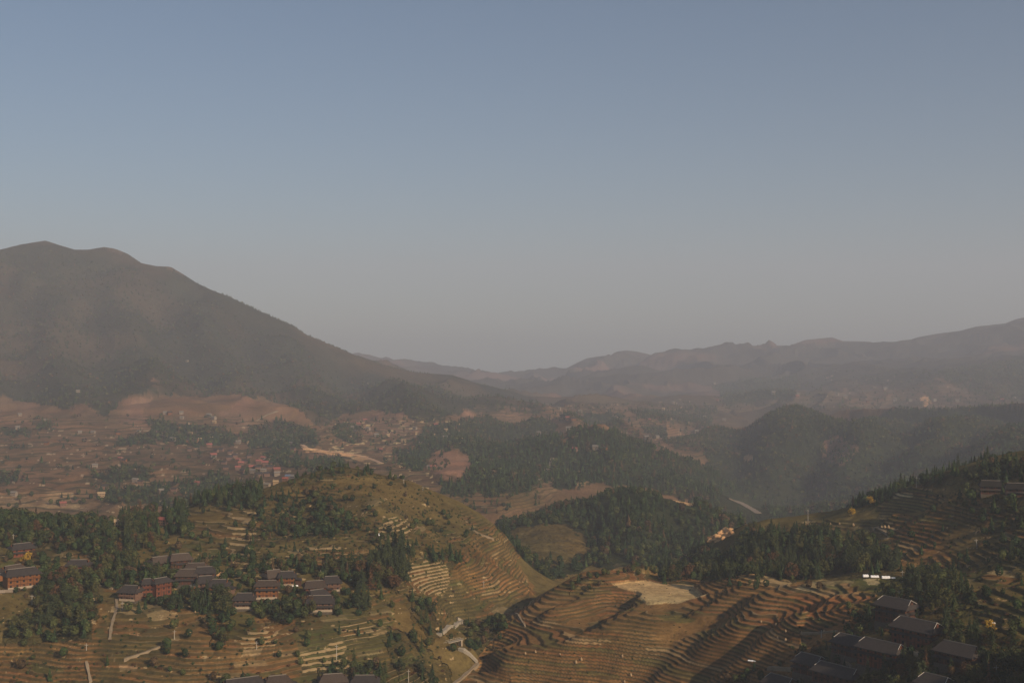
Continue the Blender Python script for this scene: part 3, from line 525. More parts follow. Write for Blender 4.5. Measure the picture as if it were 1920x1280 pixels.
# ------------------------------------------------------------------ lookups
CUM = np.minimum.accumulate(PYf, axis=0)
def cell(x, y):
    x = np.asarray(x, float); y = np.asarray(y, float)
    r = np.clip(np.searchsorted(LY, np.log(np.maximum(y, 151))), 1, len(LY) - 1); u = x / y
    c = np.clip(np.searchsorted(U, u), 1, len(U) - 1)
    return r, c
def gz(x, y):
    x = np.asarray(x, float); y = np.asarray(y, float); r, c = cell(x, y)
    fl = (np.log(y) - LY[r - 1]) / (LY[r] - LY[r - 1]); fu = (x / y - U[c - 1]) / (U[c] - U[c - 1])
    return (ZF[r - 1, c - 1] * (1 - fu) + ZF[r - 1, c] * fu) * (1 - fl) + (ZF[r, c - 1] * (1 - fu) + ZF[r, c] * fu) * fl
def at_px(px, py, ymin=0, ymax=1e9):
    h = hit_smooth(px, py, ymin, ymax, PYf)
    if h is None: h = hit_smooth(px, py + 12, ymin, ymax, PYf)
    if h is None: return None
    return np.array([h[0], h[1], float(gz(h[0], h[1]))])

# ------------------------------------------------------------------ object helpers
C = scn.collection
class MB:
    def __init__(s): s.v = []; s.f = []; s.t = []
    def quad(s, *p):
        k = len(s.v); s.v += [tuple(q) for q in p]; s.f.append(tuple(range(k, k + len(p))))
    def box(s, x0, x1, y0, y1, z0, z1):
        k = len(s.v); s.v += [(x, y, z) for z in (z0, z1) for y in (y0, y1) for x in (x0, x1)]
        s.f += [tuple(k + i for i in f) for f in ((0,2,3,1),(4,5,7,6),(0,1,5,4),(2,6,7,3),(0,4,6,2),(1,3,7,5))]
    def slab(s, a, b, c, d, t):           # a thick sheet: four top corners, thickness downwards
        k = len(s.v); s.v += [tuple(p) for p in (a, b, c, d)] + [(p[0], p[1], p[2] - t) for p in (a, b, c, d)]
        s.f += [tuple(k + i for i in f) for f in ((0,1,2,3),(7,6,5,4),(0,4,5,1),(1,5,6,2),(2,6,7,3),(3,7,4,0))]
    def tube(s, a, b, r0, r1, n=6):
        a = Vector(a); b = Vector(b); d = (b - a).normalized(); q = d.to_track_quat('Z', 'Y'); k = len(s.v)
        for p, r in ((a, r0), (b, r1)):
            for i in range(n): s.v.append(tuple(p + q @ Vector((r * math.cos(2 * math.pi * i / n), r * math.sin(2 * math.pi * i / n), 0))))
        for i in range(n): s.f.append((k + i, k + (i + 1) % n, k + n + (i + 1) % n, k + n + i))
        s.f.append(tuple(k + n + i for i in range(n)))
    def mesh(s, name, mat):
        me = bpy.data.meshes.new(name); me.from_pydata(s.v, [], s.f); me.update()
        if s.t:
            at_ = me.attributes.new('tint', 'FLOAT', 'POINT'); at_.data.foreach_set('value', np.array(s.t, np.float32))
        me.materials.append(mat); return me
def obj(name, me, parent=None, loc=None):
    o = bpy.data.objects.new(name, me); C.objects.link(o)
    if parent is not None: o.parent = parent
    if loc is not None: o.location = loc
    return o
def tag(o, label, cat, group=None, kind=None):
    o['label'] = label
    if cat: o['category'] = cat
    if group: o['group'] = group
    if kind: o['kind'] = kind
    return o
def empty(name, loc=(0, 0, 0), rz=0.0):
    o = bpy.data.objects.new(name, None); C.objects.link(o); o.location = loc; o.rotation_euler = (0, 0, rz); o.empty_display_size = 0.5
    return o
def dup(root, kids):
    r = root.copy(); C.objects.link(r)
    for ch in kids:
        c = ch[0].copy(); C.objects.link(c); c.parent = r
        for g in ch[1]:
            d = g.copy(); C.objects.link(d); d.parent = c
    return r
def tree_of(root):
    return [(c, list(c.children)) for c in root.children]

# ------------------------------------------------------------------ materials for objects
def varied(name, c1, c2, rough=.9, scale=1.5, attr=None, spec=.1):
    m, t, b_ = newmat(name, c1, rough); b_.inputs['Specular IOR Level'].default_value = spec
    g = t.nodes.new('ShaderNodeNewGeometry'); oi = t.nodes.new('ShaderNodeObjectInfo')
    tc = t.nodes.new('ShaderNodeTexCoord')
    nn = noise(scale, 5, .65, tc.outputs['Object'], t)
    f = M(t, 'MULTIPLY_ADD', nn, 1.6, -0.3)
    if attr == 'leaf':
        ta = t.nodes.new('ShaderNodeAttribute'); ta.attribute_name = 'tint'
        f = M(t, 'ADD', M(t, 'MULTIPLY', ta.outputs['Fac'], .75), M(t, 'MULTIPLY', g.outputs['Random Per Island'], .35))
    f = M(t, 'ADD', f, M(t, 'MULTIPLY', M(t, 'SUBTRACT', oi.outputs['Random'], .5), .35))
    cl = t.nodes.new('ShaderNodeClamp'); t.links.new(f, cl.inputs[0])
    t.links.new(mixc(t, cl.outputs[0], c1, c2), b_.inputs['Base Color'])
    return m
LEAF = {
 'dark green': varied('dark_conifer_leaf', (.016,.026,.012), (.050,.062,.026), attr='leaf'),
 'mid green': varied('mid_leaf', (.022,.034,.012), (.070,.080,.028), attr='leaf'),
 'olive green': varied('olive_leaf', (.036,.040,.013), (.105,.100,.034), attr='leaf'),
 'rust brown': varied('rust_leaf', (.055,.030,.015), (.13,.070,.034), attr='leaf'),
 'yellow': varied('yellow_leaf', (.22,.13,.02), (.55,.34,.05), attr='leaf'),
}
BARK = varied('bark', (.05,.035,.022), (.12,.085,.055))
ROOFM, t_, b_ = newmat('grey_roof_tiles', (.07,.06,.055), .85)
tc_ = t_.nodes.new('ShaderNodeTexCoord'); wv = t_.nodes.new('ShaderNodeTexWave'); wv.inputs['Scale'].default_value = 1.3; wv.inputs['Distortion'].default_value = .6; wv.bands_direction = 'X'
t_.links.new(tc_.outputs['Object'], wv.inputs[0]); nn_ = noise(.9, 5, .7, tc_.outputs['Object'], t_)
f_ = M(t_, 'ADD', M(t_, 'MULTIPLY', wv.outputs['Fac'], .35), M(t_, 'MULTIPLY_ADD', nn_, 1.4, -.4))
t_.links.new(mixc(t_, f_, (.026,.022,.021), (.070,.058,.051)), b_.inputs['Base Color'])
ROOFB = varied('brown_roof_tiles', (.045,.032,.026), (.11,.082,.062)); ROOF_SHADED = varied('shaded_dark_tiles', (.012,.011,.010), (.028,.024,.020))  # last one is roof tile with the hillside's shadow put into its colour
WOODM = {
 'orange brown': varied('orange_timber', (.14,.055,.020), (.30,.125,.045)), 'red brown': varied('red_timber', (.12,.040,.022), (.23,.078,.042)),
 'dark brown': varied('dark_timber', (.05,.026,.018), (.11,.055,.035)), 'pinkish brown': varied('pink_timber', (.13,.075,.050), (.25,.145,.10)),
}
STONE = varied('pale_stone', (.26,.20,.14), (.48,.38,.27)); RUB = varied('rubble_stone', (.05,.042,.032), (.14,.115,.085)); DIM = varied('dim_concrete', (.15,.13,.11), (.26,.23,.19))
WHITE = varied('white_mortar', (.42,.38,.33), (.6,.55,.48)); TARP = varied('white_tarpaulin', (.80,.80,.80), (.95,.95,.95), .6)
GLASSM, t_, b_ = newmat('window_glass', (.02,.02,.025), .15); b_.inputs['Specular IOR Level'].default_value = .5
REDR = varied('red_sheet_roof', (.24,.075,.06), (.38,.13,.10)); BLUER = varied('blue_sheet_roof', (.10,.13,.20), (.16,.20,.28)); PALE = varied('pale_plaster', (.19,.15,.11), (.34,.27,.20))
STRAWM = varied('straw', (.30,.20,.11), (.50,.36,.21)); CLAY = varied('orange_clay_rock', (.45,.24,.11), (.75,.46,.22), scale=.6)
CONC = varied('concrete', (.28,.24,.18), (.44,.38,.29)); POLE = varied('grey_pole', (.36,.32,.27), (.52,.47,.40))
PATHM = varied('bare_path', (.20,.15,.09), (.36,.28,.19), scale=.4); ROADM = varied('dirt_road', (.40,.24,.14), (.60,.38,.22), scale=.1)

# ------------------------------------------------------------------ tree prototypes (unit height 1)
def conifer_mesh(name, seed, mat, layers=13, per=9, fat=.20):
    r_ = random.Random(seed); m = MB()
    for k in range(layers):
        f = k / (layers - 1); z = .14 + .84 * f; rad = fat * (1 - f) ** .8 * (1 + .25 * r_.uniform(-1, 1)) + .012
        n_ = max(4, int(per * (1 - .5 * f))); a0 = r_.uniform(0, 6.28)
        for i in range(n_):
            if r_.random() < .1: continue
            a_ = a0 + 6.283 * i / n_ + r_.uniform(-.25, .25); L = rad * r_.uniform(.65, 1.25); dz = -L * r_.uniform(.25, .6)
            ca, sa = math.cos(a_), math.sin(a_); w_ = L * r_.uniform(.28, .42); t0 = r_.random() * .6 + .4 * (i % 2)
            for q in range(3):
                s0, s1 = q / 3., (q + 1.15) / 3.; ww0 = w_ * (1 - .55 * s0); zz = r_.uniform(-.012, .012)
                p = [(ca * L * s0 - sa * ww0, sa * L * s0 + ca * ww0, z + dz * s0 + zz - .012), (ca * L * s0 + sa * ww0, sa * L * s0 - ca * ww0, z + dz * s0 - zz - .012),
                     (ca * L * s1, sa * L * s1, z + dz * s1), (ca * L * s0, sa * L * s0, z + dz * s0 + .03 + .02 * r_.random())]
                m.quad(p[0], p[2], p[3]); m.quad(p[3], p[2], p[1]); m.t += [t0] * 6
    m.quad((.008, 0, .95), (-.008, .01, .95), (0, 0, 1.03)); m.t += [.8] * 3
    return m.mesh(name, mat)
def conifer_trunk(name):
    m = MB(); m.tube((0, 0, -.12), (0, 0, .4), .018, .012, 6); m.tube((0, 0, .4), (.004, 0, .93), .012, .003, 5); return m.mesh(name, BARK)
def broad_mesh(name, seed, mat, nlobes=9, leaves=46, wide=.36):
    r_ = random.Random(seed); m = MB(); lobes = []
    for i in range(nlobes):
        a_ = r_.uniform(0, 6.28); d = wide * math.sqrt(r_.random()) * .8; z = r_.uniform(.38, .86); d *= 1.15 - abs(z - .55)
        lobes.append((d * math.cos(a_), d * math.sin(a_), z, r_.uniform(.11, .20)))
    for (cx, cy, cz, rr) in lobes:
        tl = r_.random()
        for j in range(leaves):
            v = Vector((r_.gauss(0, 1), r_.gauss(0, 1), r_.gauss(0, .8))).normalized() * rr * r_.uniform(.55, 1.12)
            c = Vector((cx, cy, cz)) + v; n_ = (v.normalized() + Vector((r_.uniform(-.6, .6), r_.uniform(-.6, .6), r_.uniform(-.2, .7)))).normalized()
            q = n_.to_track_quat('Z', 'Y'); s = r_.uniform(.022, .045)
            m.quad(*[c + q @ Vector((s * x_, s * y_, s * .3 * x_ * y_)) for x_, y_ in ((-1, -.7), (1, -.8), (.8, 1), (-.9, .8))])
            m.t += [min(1, max(0, .6 * tl + .35 * (v.z / rr + .5) * .5 + .1 * r_.random()))] * 4
    return m.mesh(name, mat)
def broad_trunk(name, seed):
    r_ = random.Random(seed); m = MB(); m.tube((0, 0, -.12), (.01, .01, .34), .026, .018, 7)
    for i in range(5):
        a_ = i * 1.26 + r_.uniform(-.3, .3); e = (.2 * math.cos(a_), .2 * math.sin(a_), r_.uniform(.55, .75))
        m.tube((.01, .01, .32), e, .013, .004, 5)
    return m.mesh(name, BARK)
CON = {t: [conifer_mesh('conifer_crown', 10 + i, LEAF[t], 12 + i, 9, .17 + .025 * i) for i in range(4)] for t in ('dark green', 'mid green', 'rust brown')}
CTR = conifer_trunk('conifer_trunk')
BRO = {t: [broad_mesh('broadleaf_crown', 30 + i, LEAF[t], 8 + i, 46, .32 + .03 * i) for i in range(4)] for t in ('dark green', 'mid green', 'olive green', 'rust brown', 'yellow')}
BTR = [broad_trunk('broadleaf_trunk', i) for i in range(2)]
def shrub_mesh(seed, mat):
    r_ = random.Random(seed); m = MB()
    for i in range(5):
        cx, cy = r_.uniform(-.35, .35), r_.uniform(-.35, .35); rr = r_.uniform(.25, .42); tl = r_.random(); cz = rr * .8
        for j in range(26):
            v = Vector((r_.gauss(0, 1), r_.gauss(0, 1), abs(r_.gauss(0, 1)) - .2)).normalized() * rr * r_.uniform(.6, 1.1); q = (v + Vector((0, 0, .2))).to_track_quat('Z', 'Y'); s = r_.uniform(.06, .12)
            c = Vector((cx, cy, cz)) + v; m.quad(*[c + q @ Vector((s * x_, s * y_, 0)) for x_, y_ in ((-1, -.7), (1, -.8), (.8, 1), (-.9, .8))]); m.t += [min(1, .7 * tl + .3 * r_.random())] * 4
    for k in range(4): m.tube((0, 0, -.15), (r_.uniform(-.3, .3), r_.uniform(-.3, .3), .5), .03, .015, 4); m.t += [.1] * 8
    return m.mesh('shrub', mat)
SHR = {t: [shrub_mesh(50 + i, LEAF[t]) for i in range(3)] for t in ('dark green', 'olive green', 'rust brown')}

# ------------------------------------------------------------------ where trees stand
def scatter(poly, y0, y1, sp):
    m = inpoly(PX if sp < 0 else wx, wy, poly) & (YY > y0) & (YY < y1)
    if not m.any(): return np.zeros((0, 2))
    x = XX[m]; y = YY[m]; x0, x1, ya, yb = x.min(), x.max(), y.min(), y.max()
    gx, gy = np.meshgrid(np.arange(x0, x1 + sp, sp), np.arange(ya, yb + sp, sp))
    gx = gx + RNG.uniform(-.48, .48, gx.shape) * sp; gy = gy + RNG.uniform(-.48, .48, gy.shape) * sp
    gx = gx.ravel(); gy = gy.ravel(); gy = np.clip(gy, 152, 13900); r, c = cell(gx, gy); k = m[r, c]
    return np.c_[gx[k], gy[k]]
HOUSE_PX = [(1722,1203),(1682,1166),(1655,1243),(1598,1223),(1572,1282),(1521,1258),(1800,1243),(1465,1300),(1755,1300),(1858,922),(1905,926),(40,1101),(24,1083),(41,1041),(147,1073),(300,1066),(338,1061),(368,1078),(352,1092),(384,1086),(385,1104),(301,1115),(276,1117),(411,1111),(246,1123),(459,1138),(501,1119),(512,1094),(538,1094),(590,1112),(621,1105),(594,1130),(600,1142),(455,1300),(520,1294),(624,1293),(684,1294)]
HP = np.array([at_px(a, b, 340, 850)[:2] for a, b in HOUSE_PX])
CLEAR = [([(965,988),(1060,985),(1100,1010),(1108,1048),(1040,1060),(975,1030)], 860, 1330), ([(1555,1076),(1700,1076),(1700,1116),(1555,1118)], 450, 800), ([(1320,985),(1388,982),(1385,1022),(1375,1045),(1325,1045)], 600, 1000), ([(1232,910),(1305,915),(1305,960),(1240,945)], 1000, 1350),
 ([(1390,848),(1416,848),(1416,872),(1390,872)], 1500, 3000), ([(1352,925),(1430,945),(1432,975),(1350,950)], 1300, 2500), ([(560,828),(720,850),(720,880),(560,845)], 1200, 2300), ([(1140,1050),(1185,1050),(1185,1075),(1140,1075)], 800, 1100)]
TREES = []   # x, y, z, height, kind(0 conifer,1 broadleaf), tint, grove
CT = ('dark green', 'mid green', 'rust brown'); BT = ('dark green', 'mid green', 'olive green', 'rust brown')
def add_trees(key, pts, hr, bs):
    if len(pts) == 0: return
    rr0, cc0 = cell(pts[:, 0], pts[:, 1]); near_crest = D[rr0, cc0] < .05; big_d = fbm(pts[:, 0] / 330, pts[:, 1] / 330, 3)
    z = gz(pts[:, 0], pts[:, 1]); dens = fbm(pts[:, 0] / 60, pts[:, 1] / 60, 2); r_ = RNG.random((len(pts), 4))
    tpx = 960 + pts[:, 0] / pts[:, 1] * F; tpy = 640 - z / pts[:, 1] * F; cut = np.zeros(len(pts), bool)
    for poly, ya, yb in CLEAR: cut |= inpoly(tpx, tpy, poly) & (pts[:, 1] > ya) & (pts[:, 1] < yb)
    for i in range(len(pts)):
        if cut[i]: continue
        if r_[i, 3] > .93 + .5 * dens[i]: continue
        if key == 'E' and (r_[i, 3] > .93 + .8 * float(big_d[i]) or near_crest[i]): continue
        if pts[i, 1] < 900 and (np.hypot(HP[:, 0] - pts[i, 0], HP[:, 1] - 1.5 - pts[i, 1]) < 5.8).any(): continue
        b_ = r_[i, 0] < bs + .5 * dens[i]; h = hr[0] + (hr[1] - hr[0]) * r_[i, 1] ** 1.3
        if b_: h *= .8
        q = r_[i, 2] + .25 * dens[i]
        t = (BT[0] if q < .35 else BT[1] if q < .6 else BT[2] if q < .92 else BT[3]) if b_ else (CT[0] if q < .66 else CT[1] if q < .95 else CT[2])
        TREES.append((pts[i, 0], pts[i, 1], float(z[i]), h, int(b_), t, key))
for k, poly, y0, y1, sp, hr, bs in WOODS: add_trees(k, scatter(poly, y0, y1, sp), hr, bs)
# single trees and bushes on the open slopes
def lone(poly, y0, y1, n_, hr, bs, key):
    P = np.array(poly, float); pts = []; tries = 0
    while len(pts) < n_ and tries < n_ * 8:
        tries += 1; px = RNG.uniform(P[:, 0].min(), P[:, 0].max()); py = RNG.uniform(P[:, 1].min(), P[:, 1].max())
        if not inpoly(np.array([px]), np.array([py]), poly)[0]: continue
        h = hit_smooth(px, py, y0, y1, PYf)
        if h: pts.append(h)
    if pts: add_trees(key, np.array(pts), hr, bs)
lone([(500,900),(640,870),(780,900),(900,990),(850,1050),(500,1050)], 600, 900, 90, (4,7), .7, 'hill')
lone([(0,960),(560,950),(560,1100),(0,1110)], 600, 900, 230, (3.5,9), .8, 'upslope')
lone([(0,1100),(850,1110),(850,1290),(0,1290)], 480, 700, 75, (4,8), .8, 'lowslope')
lone([(1650,930),(1920,900),(1920,1280),(1500,1280),(1640,1100)], 350, 850, 110, (4,8), .8, 'rightslope')
lone([(1100,1056),(1245,1056),(1245,1080),(1110,1078)], 600, 1000, 22, (4,8), .8, 'fieldedge')
lone([(230,1040),(680,1050),(690,1160),(230,1150)], 500, 800, 250, (5,8), .7, 'lowslope')
lone([(1240,1040),(1480,1090),(1640,1095),(1640,1115),(1240,1100)], 500, 800, 25, (4,7), .8, 'fieldedge')
lone([(0,780),(560,780),(640,860),(440,920),(0,960)], 1150, 2400, 330, (6,11), .7, 'plain')
lone([(600,790),(860,780),(840,900),(620,870)], 1150, 2700, 260, (6,11), .7, 'plain')
lone([(900,760),(1340,755),(1330,850),(1180,850),(1100,800)], 2200, 4800, 420, (8,13), .7, 'vale')
lone([(1340,700),(1920,690),(1920,775),(1340,770)], 3400, 5600, 600, (9,15), .7, 'vale')
lone([(830,910),(1040,900),(1000,1000),(880,980)], 1200, 1700, 80, (5,9), .6, 'plain')
TA = np.array([(t[0], t[1], t[2], t[3], t[4]) for t in TREES])
r, c = cell(TA[:, 0], TA[:, 1]); ptop = 640 - (TA[:, 2] + TA[:, 3]) / TA[:, 1] * F; pxx = 960 + TA[:, 0] / TA[:, 1] * F
vis = (ptop < CUM[np.maximum(r - 2, 0), c] - 1.5) & (pxx > -8) & (pxx < 1928) & (ptop < 1278)
size = np.where(vis, TA[:, 3] / TA[:, 1], 0)
solo = set()
for kind in (0, 1):
    idx = np.where((TA[:, 4] == kind) & vis)[0]; idx = idx[np.argsort(-size[idx])][:295]; solo |= set(idx.tolist())
print('TREES', len(TREES), 'visible', int(vis.sum()), 'solo', len(solo))
GROVE = {
 'W1': 'in the wood above the orange house', 'W2': 'in the wider twin clump above the village', 'W2b': 'in the narrower twin clump above the village',
 'W3': 'in the ridge row before the hazy village', 'W4': 'in the brownish wood on the grassy hill', 'W5': 'on top of the grassy hill',
 'W6': 'in the big clump below the grassy hill', 'W7': 'in the clump above the stone terraces', 'W8': 'behind the eastern village houses', 'W8b': 'in the thin column beside the village',
 'W9': 'in the wood below the orange house', 'W10': 'between the white cover and the village', 'W11': 'before the long grey roofs',
 'W12': 'in the belt below the village', 'W13': 'below the two big grey roofs', 'W14': 'in the copse beside the curved terraces', 'W15': 'in the stream wood by the footbridge',
 'W15b': 'across the stream from the footbridge', 'W16': 'in the copse by the bottom edge roofs', 'W17': 'on the slope above the winding path', 'W18': 'at the tip of the terraced spur',
 'W20': 'in the wood behind the flat field', 'W21': 'on the eastern skyline', 'W22': 'above the shaded gabled houses', 'W23': 'high on the shaded hillside',
 'W24': 'beside the shaded gabled houses', 'W25': 'in the dark bottom corner wood', 'W26': 'among the long dark roofs', 'W28': 'between the shaded long houses', 'W27': 'below the red terraces',
 'C': 'on the knoll in mid valley', 'hill': 'alone on the grassy hill', 'upslope': 'standing among the fields above the near village', 'lowslope': 'on the terraces below the near village',
 'rightslope': 'among the shaded eastern fields', 'fieldedge': 'on the edge of the terraced spur', 'plain': 'on the brown plain beyond the grassy hill', 'vale': 'in the far vale'}
def make_tree(t, mesh_c, mesh_t, name):
    x, y, z, h, k, tint, key = t
    o = empty(name, (x, y, z - .2), random.uniform(0, 6.28)); s = h * random.uniform(.92, 1.08) if k == 0 else h; wds = h * random.uniform(.85, 1.2)
    o.scale = (wds, wds, s)
    obj('crown', mesh_c, o); obj('trunk', mesh_t, o); return o
protos = {}
by_key = {}
for i in solo: by_key.setdefault((TREES[i][6], TREES[i][4], TREES[i][5]), []).append(i)
for (key, kind, tint), ids in by_key.items():
    nm = 'conifer_tree' if kind == 0 else 'broadleaf_tree'; word = 'conifer' if kind == 0 else 'broadleaf'
    pxs = {i: TREES[i][0] / TREES[i][1] for i in ids}; pys = {i: TREES[i][1] for i in ids}
    qx = np.quantile(list(pxs.values()), [.25, .5, .75]); qy = np.quantile(list(pys.values()), [.33, .66])
    ids.sort(key=lambda i: -TREES[i][3]); tall = ids[0]; short = ids[-1]
    rest = ids[1:-1] if len(ids) > 2 else []
    lft = min(rest, key=lambda i: TREES[i][0] / TREES[i][1]) if len(rest) > 2 else None
    rgt = max(rest, key=lambda i: TREES[i][0] / TREES[i][1]) if len(rest) > 2 else None
    for j, i in enumerate(ids):
        v = j % 4; pk = (kind, tint, v)
        if pk not in protos:
            o = make_tree(TREES[i], (CON if kind == 0 else BRO)[tint][v], CTR if kind == 0 else BTR[v % 2], nm); protos[pk] = (o, tree_of(o))
        else:
            o = dup(*protos[pk]); t = TREES[i]; o.location = (t[0], t[1], t[2] - .2); o.rotation_euler = (0, 0, random.uniform(0, 6.28)); wd = t[3] * random.uniform(.85, 1.2); o.scale = (wd, wd, t[3])
        g = GROVE[key]; gr = f'{tint} {word}s {g}'
        if len(ids) == 1: lab = f'the one {tint} {word} {g}'
        elif i == tall: lab = f'tallest {tint} {word} {g}'
        elif i == short: lab = f'shortest {tint} {word} {g}'
        elif i == lft: lab = f'leftmost middling {tint} {word} {g}'
        elif i == rgt: lab = f'rightmost middling {tint} {word} {g}'
        elif len(ids) < 9: lab = f"{'nearer' if pys[i] < qy[0] else 'farther'} {tint} {word} {g}"
        else:
            lab = f"{tint} {word}, {('nearest', 'middle', 'farthest')[int(np.searchsorted(qy, pys[i]))]} rank, {('leftmost', 'left', 'right', 'rightmost')[int(np.searchsorted(qx, pxs[i]))]} quarter, {g}"
        tag(o, lab, 'tree', gr)
# hand placed yellow trees
for px, py, h, lab in ((1633, 948, 7, 'small bright yellow tree on the slope under the wooded skyline'), (48, 1060, 8, 'yellow leaved tree above the orange timber house'), (1857, 1185, 5, 'thin yellow green tree beside the shaded eastern fields'), (1597, 968, 6, 'pale yellow bush at the foot of the wooded skyline')):
    p = at_px(px, py, 300, 900)
    o = make_tree((p[0], p[1], p[2], h, 1, 'yellow', ''), BRO['yellow'][2], BTR[0], 'broadleaf_tree'); tag(o, lab, 'tree')

# ---- the far woods: one mass, every tree a small ragged crown of its own
def low_tree(kind, seed, fine):
    r_ = random.Random(seed); V = []; Fc = []
    if kind == 0:
        n_ = 4 if not fine else 6; L = 3 if not fine else 7
        for k in range(L):
            z0 = .1 + .8 * k / L; rad = .22 * (1 - k / (L + .3)); a0 = r_.uniform(0, 6)
            top = (r_.uniform(-.01, .01), 0, z0 + (1.15 / L) * 1.0)
            for i in range(n_):
                a_ = a0 + 6.283 * i / n_; b__ = a_ + 6.283 / n_ * .8; R1 = rad * r_.uniform(.7, 1.2); R2 = rad * r_.uniform(.7, 1.2)
                k0 = len(V); V += [(R1 * math.cos(a_), R1 * math.sin(a_), z0 - r_.uniform(0, .06)), (R2 * math.cos(b__), R2 * math.sin(b__), z0 - r_.uniform(0, .06)), top]; Fc.append((k0, k0 + 1, k0 + 2))
    else:
        cnt = 16 if not fine else 125
        for i in range(cnt):
            v = Vector((r_.gauss(0, 1), r_.gauss(0, 1), r_.gauss(0, 1))).normalized(); c_ = Vector((v.x * .3, v.y * .3, .52 + v.z * .36)) * 1.0
            c_.x *= r_.uniform(.7, 1.1); c_.y *= r_.uniform(.7, 1.1)
            q = (v + Vector((r_.uniform(-.4, .4), r_.uniform(-.4, .4), .2))).to_track_quat('Z', 'Y'); s = (.19 if not fine else .095) * r_.uniform(.7, 1.2); k0 = len(V)
            a0 = r_.uniform(0, 6)
            V += [tuple(c_ + q @ Vector((s * math.cos(a0 + e), s * math.sin(a0 + e), 0))) for e in (0, 2.1, 4.2)]; Fc.append((k0, k0 + 1, k0 + 2))
    return np.array(V, np.float32)
LOW = {(k, f): [low_tree(k, 70 + s + 9 * k, f) for s in range(5)] for k in (0, 1) for f in (False, True)}
TINTC = {'dark green': (.028,.045,.020), 'mid green': (.040,.060,.022), 'olive green': (.066,.076,.027), 'rust brown': (.078,.052,.028)}
def mass(name, ids, label, cat):
    Vs = []; Cs = []
    for i in ids:
        x, y, z, h, k, tint, key = TREES[i]; pr = LOW[(k, y < 1450)][i % 5]; a_ = random.uniform(0, 6.28); ca, sa = math.cos(a_), math.sin(a_); wd = h * random.uniform(.9, 1.3) * (1.25 if y > 1500 else 1)
        v = np.empty_like(pr); v[:, 0] = x + (pr[:, 0] * ca - pr[:, 1] * sa) * wd; v[:, 1] = y + (pr[:, 0] * sa + pr[:, 1] * ca) * wd; v[:, 2] = z - .3 + pr[:, 2] * h
        Vs.append(v); cc = np.array(TINTC[tint]) * random.uniform(.8, 1.3) * (1 if y < 2200 else np.array((1.25, 1.05, 1.0))); Cs.append(np.tile(np.r_[cc, 1.0], (len(v), 1)))
    V = np.concatenate(Vs); Cc = np.concatenate(Cs).astype(np.float32); me = bpy.data.meshes.new(name); nv = len(V); nf = nv // 3
    me.vertices.add(nv); me.vertices.foreach_set('co', V.astype(np.float32).ravel()); me.loops.add(nv); me.loops.foreach_set('vertex_index', np.arange(nv, dtype=np.int32))
    me.polygons.add(nf); me.polygons.foreach_set('loop_start', np.arange(0, nv, 3, dtype=np.int32)); me.update()
    a_ = me.color_attributes.new('Col', 'FLOAT_COLOR', 'POINT'); a_.data.foreach_set('color', Cc.ravel()); me.materials.append(MASSM)
    o = obj(name, me); tag(o, label, cat, None, 'stuff'); return o
MASSM, t_, b_ = newmat('far_foliage', (.04,.05,.02), 1.0); b_.inputs['Specular IOR Level'].default_value = 0
ca_ = t_.nodes.new('ShaderNodeAttribute'); ca_.attribute_name = 'Col'; g_ = t_.nodes.new('ShaderNodeNewGeometry')
mul = M(t_, 'MULTIPLY_ADD', g_.outputs['Random Per Island'], .9, .55); cx_ = t_.nodes.new('ShaderNodeCombineXYZ')
for i in range(3): t_.links.new(mul, cx_.inputs[i])
t_.links.new(mixc(t_, 1.0, ca_.outputs['Color'], cx_.outputs[0], 'MULTIPLY'), b_.inputs['Base Color'])
rest = [i for i in range(len(TREES)) if i not in solo]
mass('far_woods', [i for i in rest if TREES[i][1] > 1450], 'hazy woods covering the far hills and mountains', 'woods')
mass('near_woods', [i for i in rest if TREES[i][1] <= 1450], 'smaller trees filling out the woods on the near hills', 'woods')
# shrubs
SH = []
def shrubs(poly, y0, y1, n_, hr):
    P = np.array(poly, float)
    for _ in range(n_ * 2):
        if n_ <= 0: break
        px = RNG.uniform(P[:, 0].min(), P[:, 0].max()); py = RNG.uniform(P[:, 1].min(), P[:, 1].max())
        if not inpoly(np.array([px]), np.array([py]), poly)[0]: continue
        h = hit_smooth(px, py, y0, y1, PYf)
        if h: SH.append((h[0], h[1], float(gz(*h)), RNG.uniform(*hr))); n_ -= 1
shrubs([(470,900),(640,870),(780,900),(945,1010),(850,1060),(470,1060)], 600, 900, 1500, (.6,2.0))
shrubs([(0,960),(940,1000),(1000,1110),(860,1290),(0,1290)], 450, 900, 1300, (.6,1.9))
shrubs([(1480,1180),(1640,1100),(1640,930),(1920,880),(1920,1280),(1480,1280)], 350, 850, 900, (.6,2.0))
shrubs([(860,1290),(960,1150),(1180,1070),(1480,1090),(1480,1280)], 400, 760, 350, (.4,1.1))
SH.sort(key=lambda s: -s[3] / s[1])
sp = {}
for j, s in enumerate(SH[:290]):
    t = ('dark green', 'olive green', 'rust brown')[j % 3]; side = 'east' if s[0] > 0 else 'west'; k = (t, j // 3 % 3)
    if k not in sp: o = obj('shrub', SHR[t][k[1]]); sp[k] = o
    else: o = sp[k].copy(); C.objects.link(o)
    o.location = (s[0], s[1], s[2] - .05); o.scale = (s[3],) * 3; o.rotation_euler = (0, 0, random.uniform(0, 6))
    where = 'on the shaded eastern slope' if s[0] > .3 * s[1] * .6 else 'on the terraced spur' if s[0] > 0 else 'on the grassy hill above the village' if s[1] > 680 else 'on the terraces round the near village'
    tag(o, f'low {t} shrub growing {where}', 'shrub', f'{t} shrubs {where}')
V0 = len(TREES)
for s in SH[290:]: TREES.append((s[0], s[1], s[2] - .3 * s[3], s[3] * 1.2, 1, random.choice(BT), ''))
mass('scrub', list(range(V0, len(TREES))), 'small scattered bushes and grass tufts over the slopes', 'scrub')

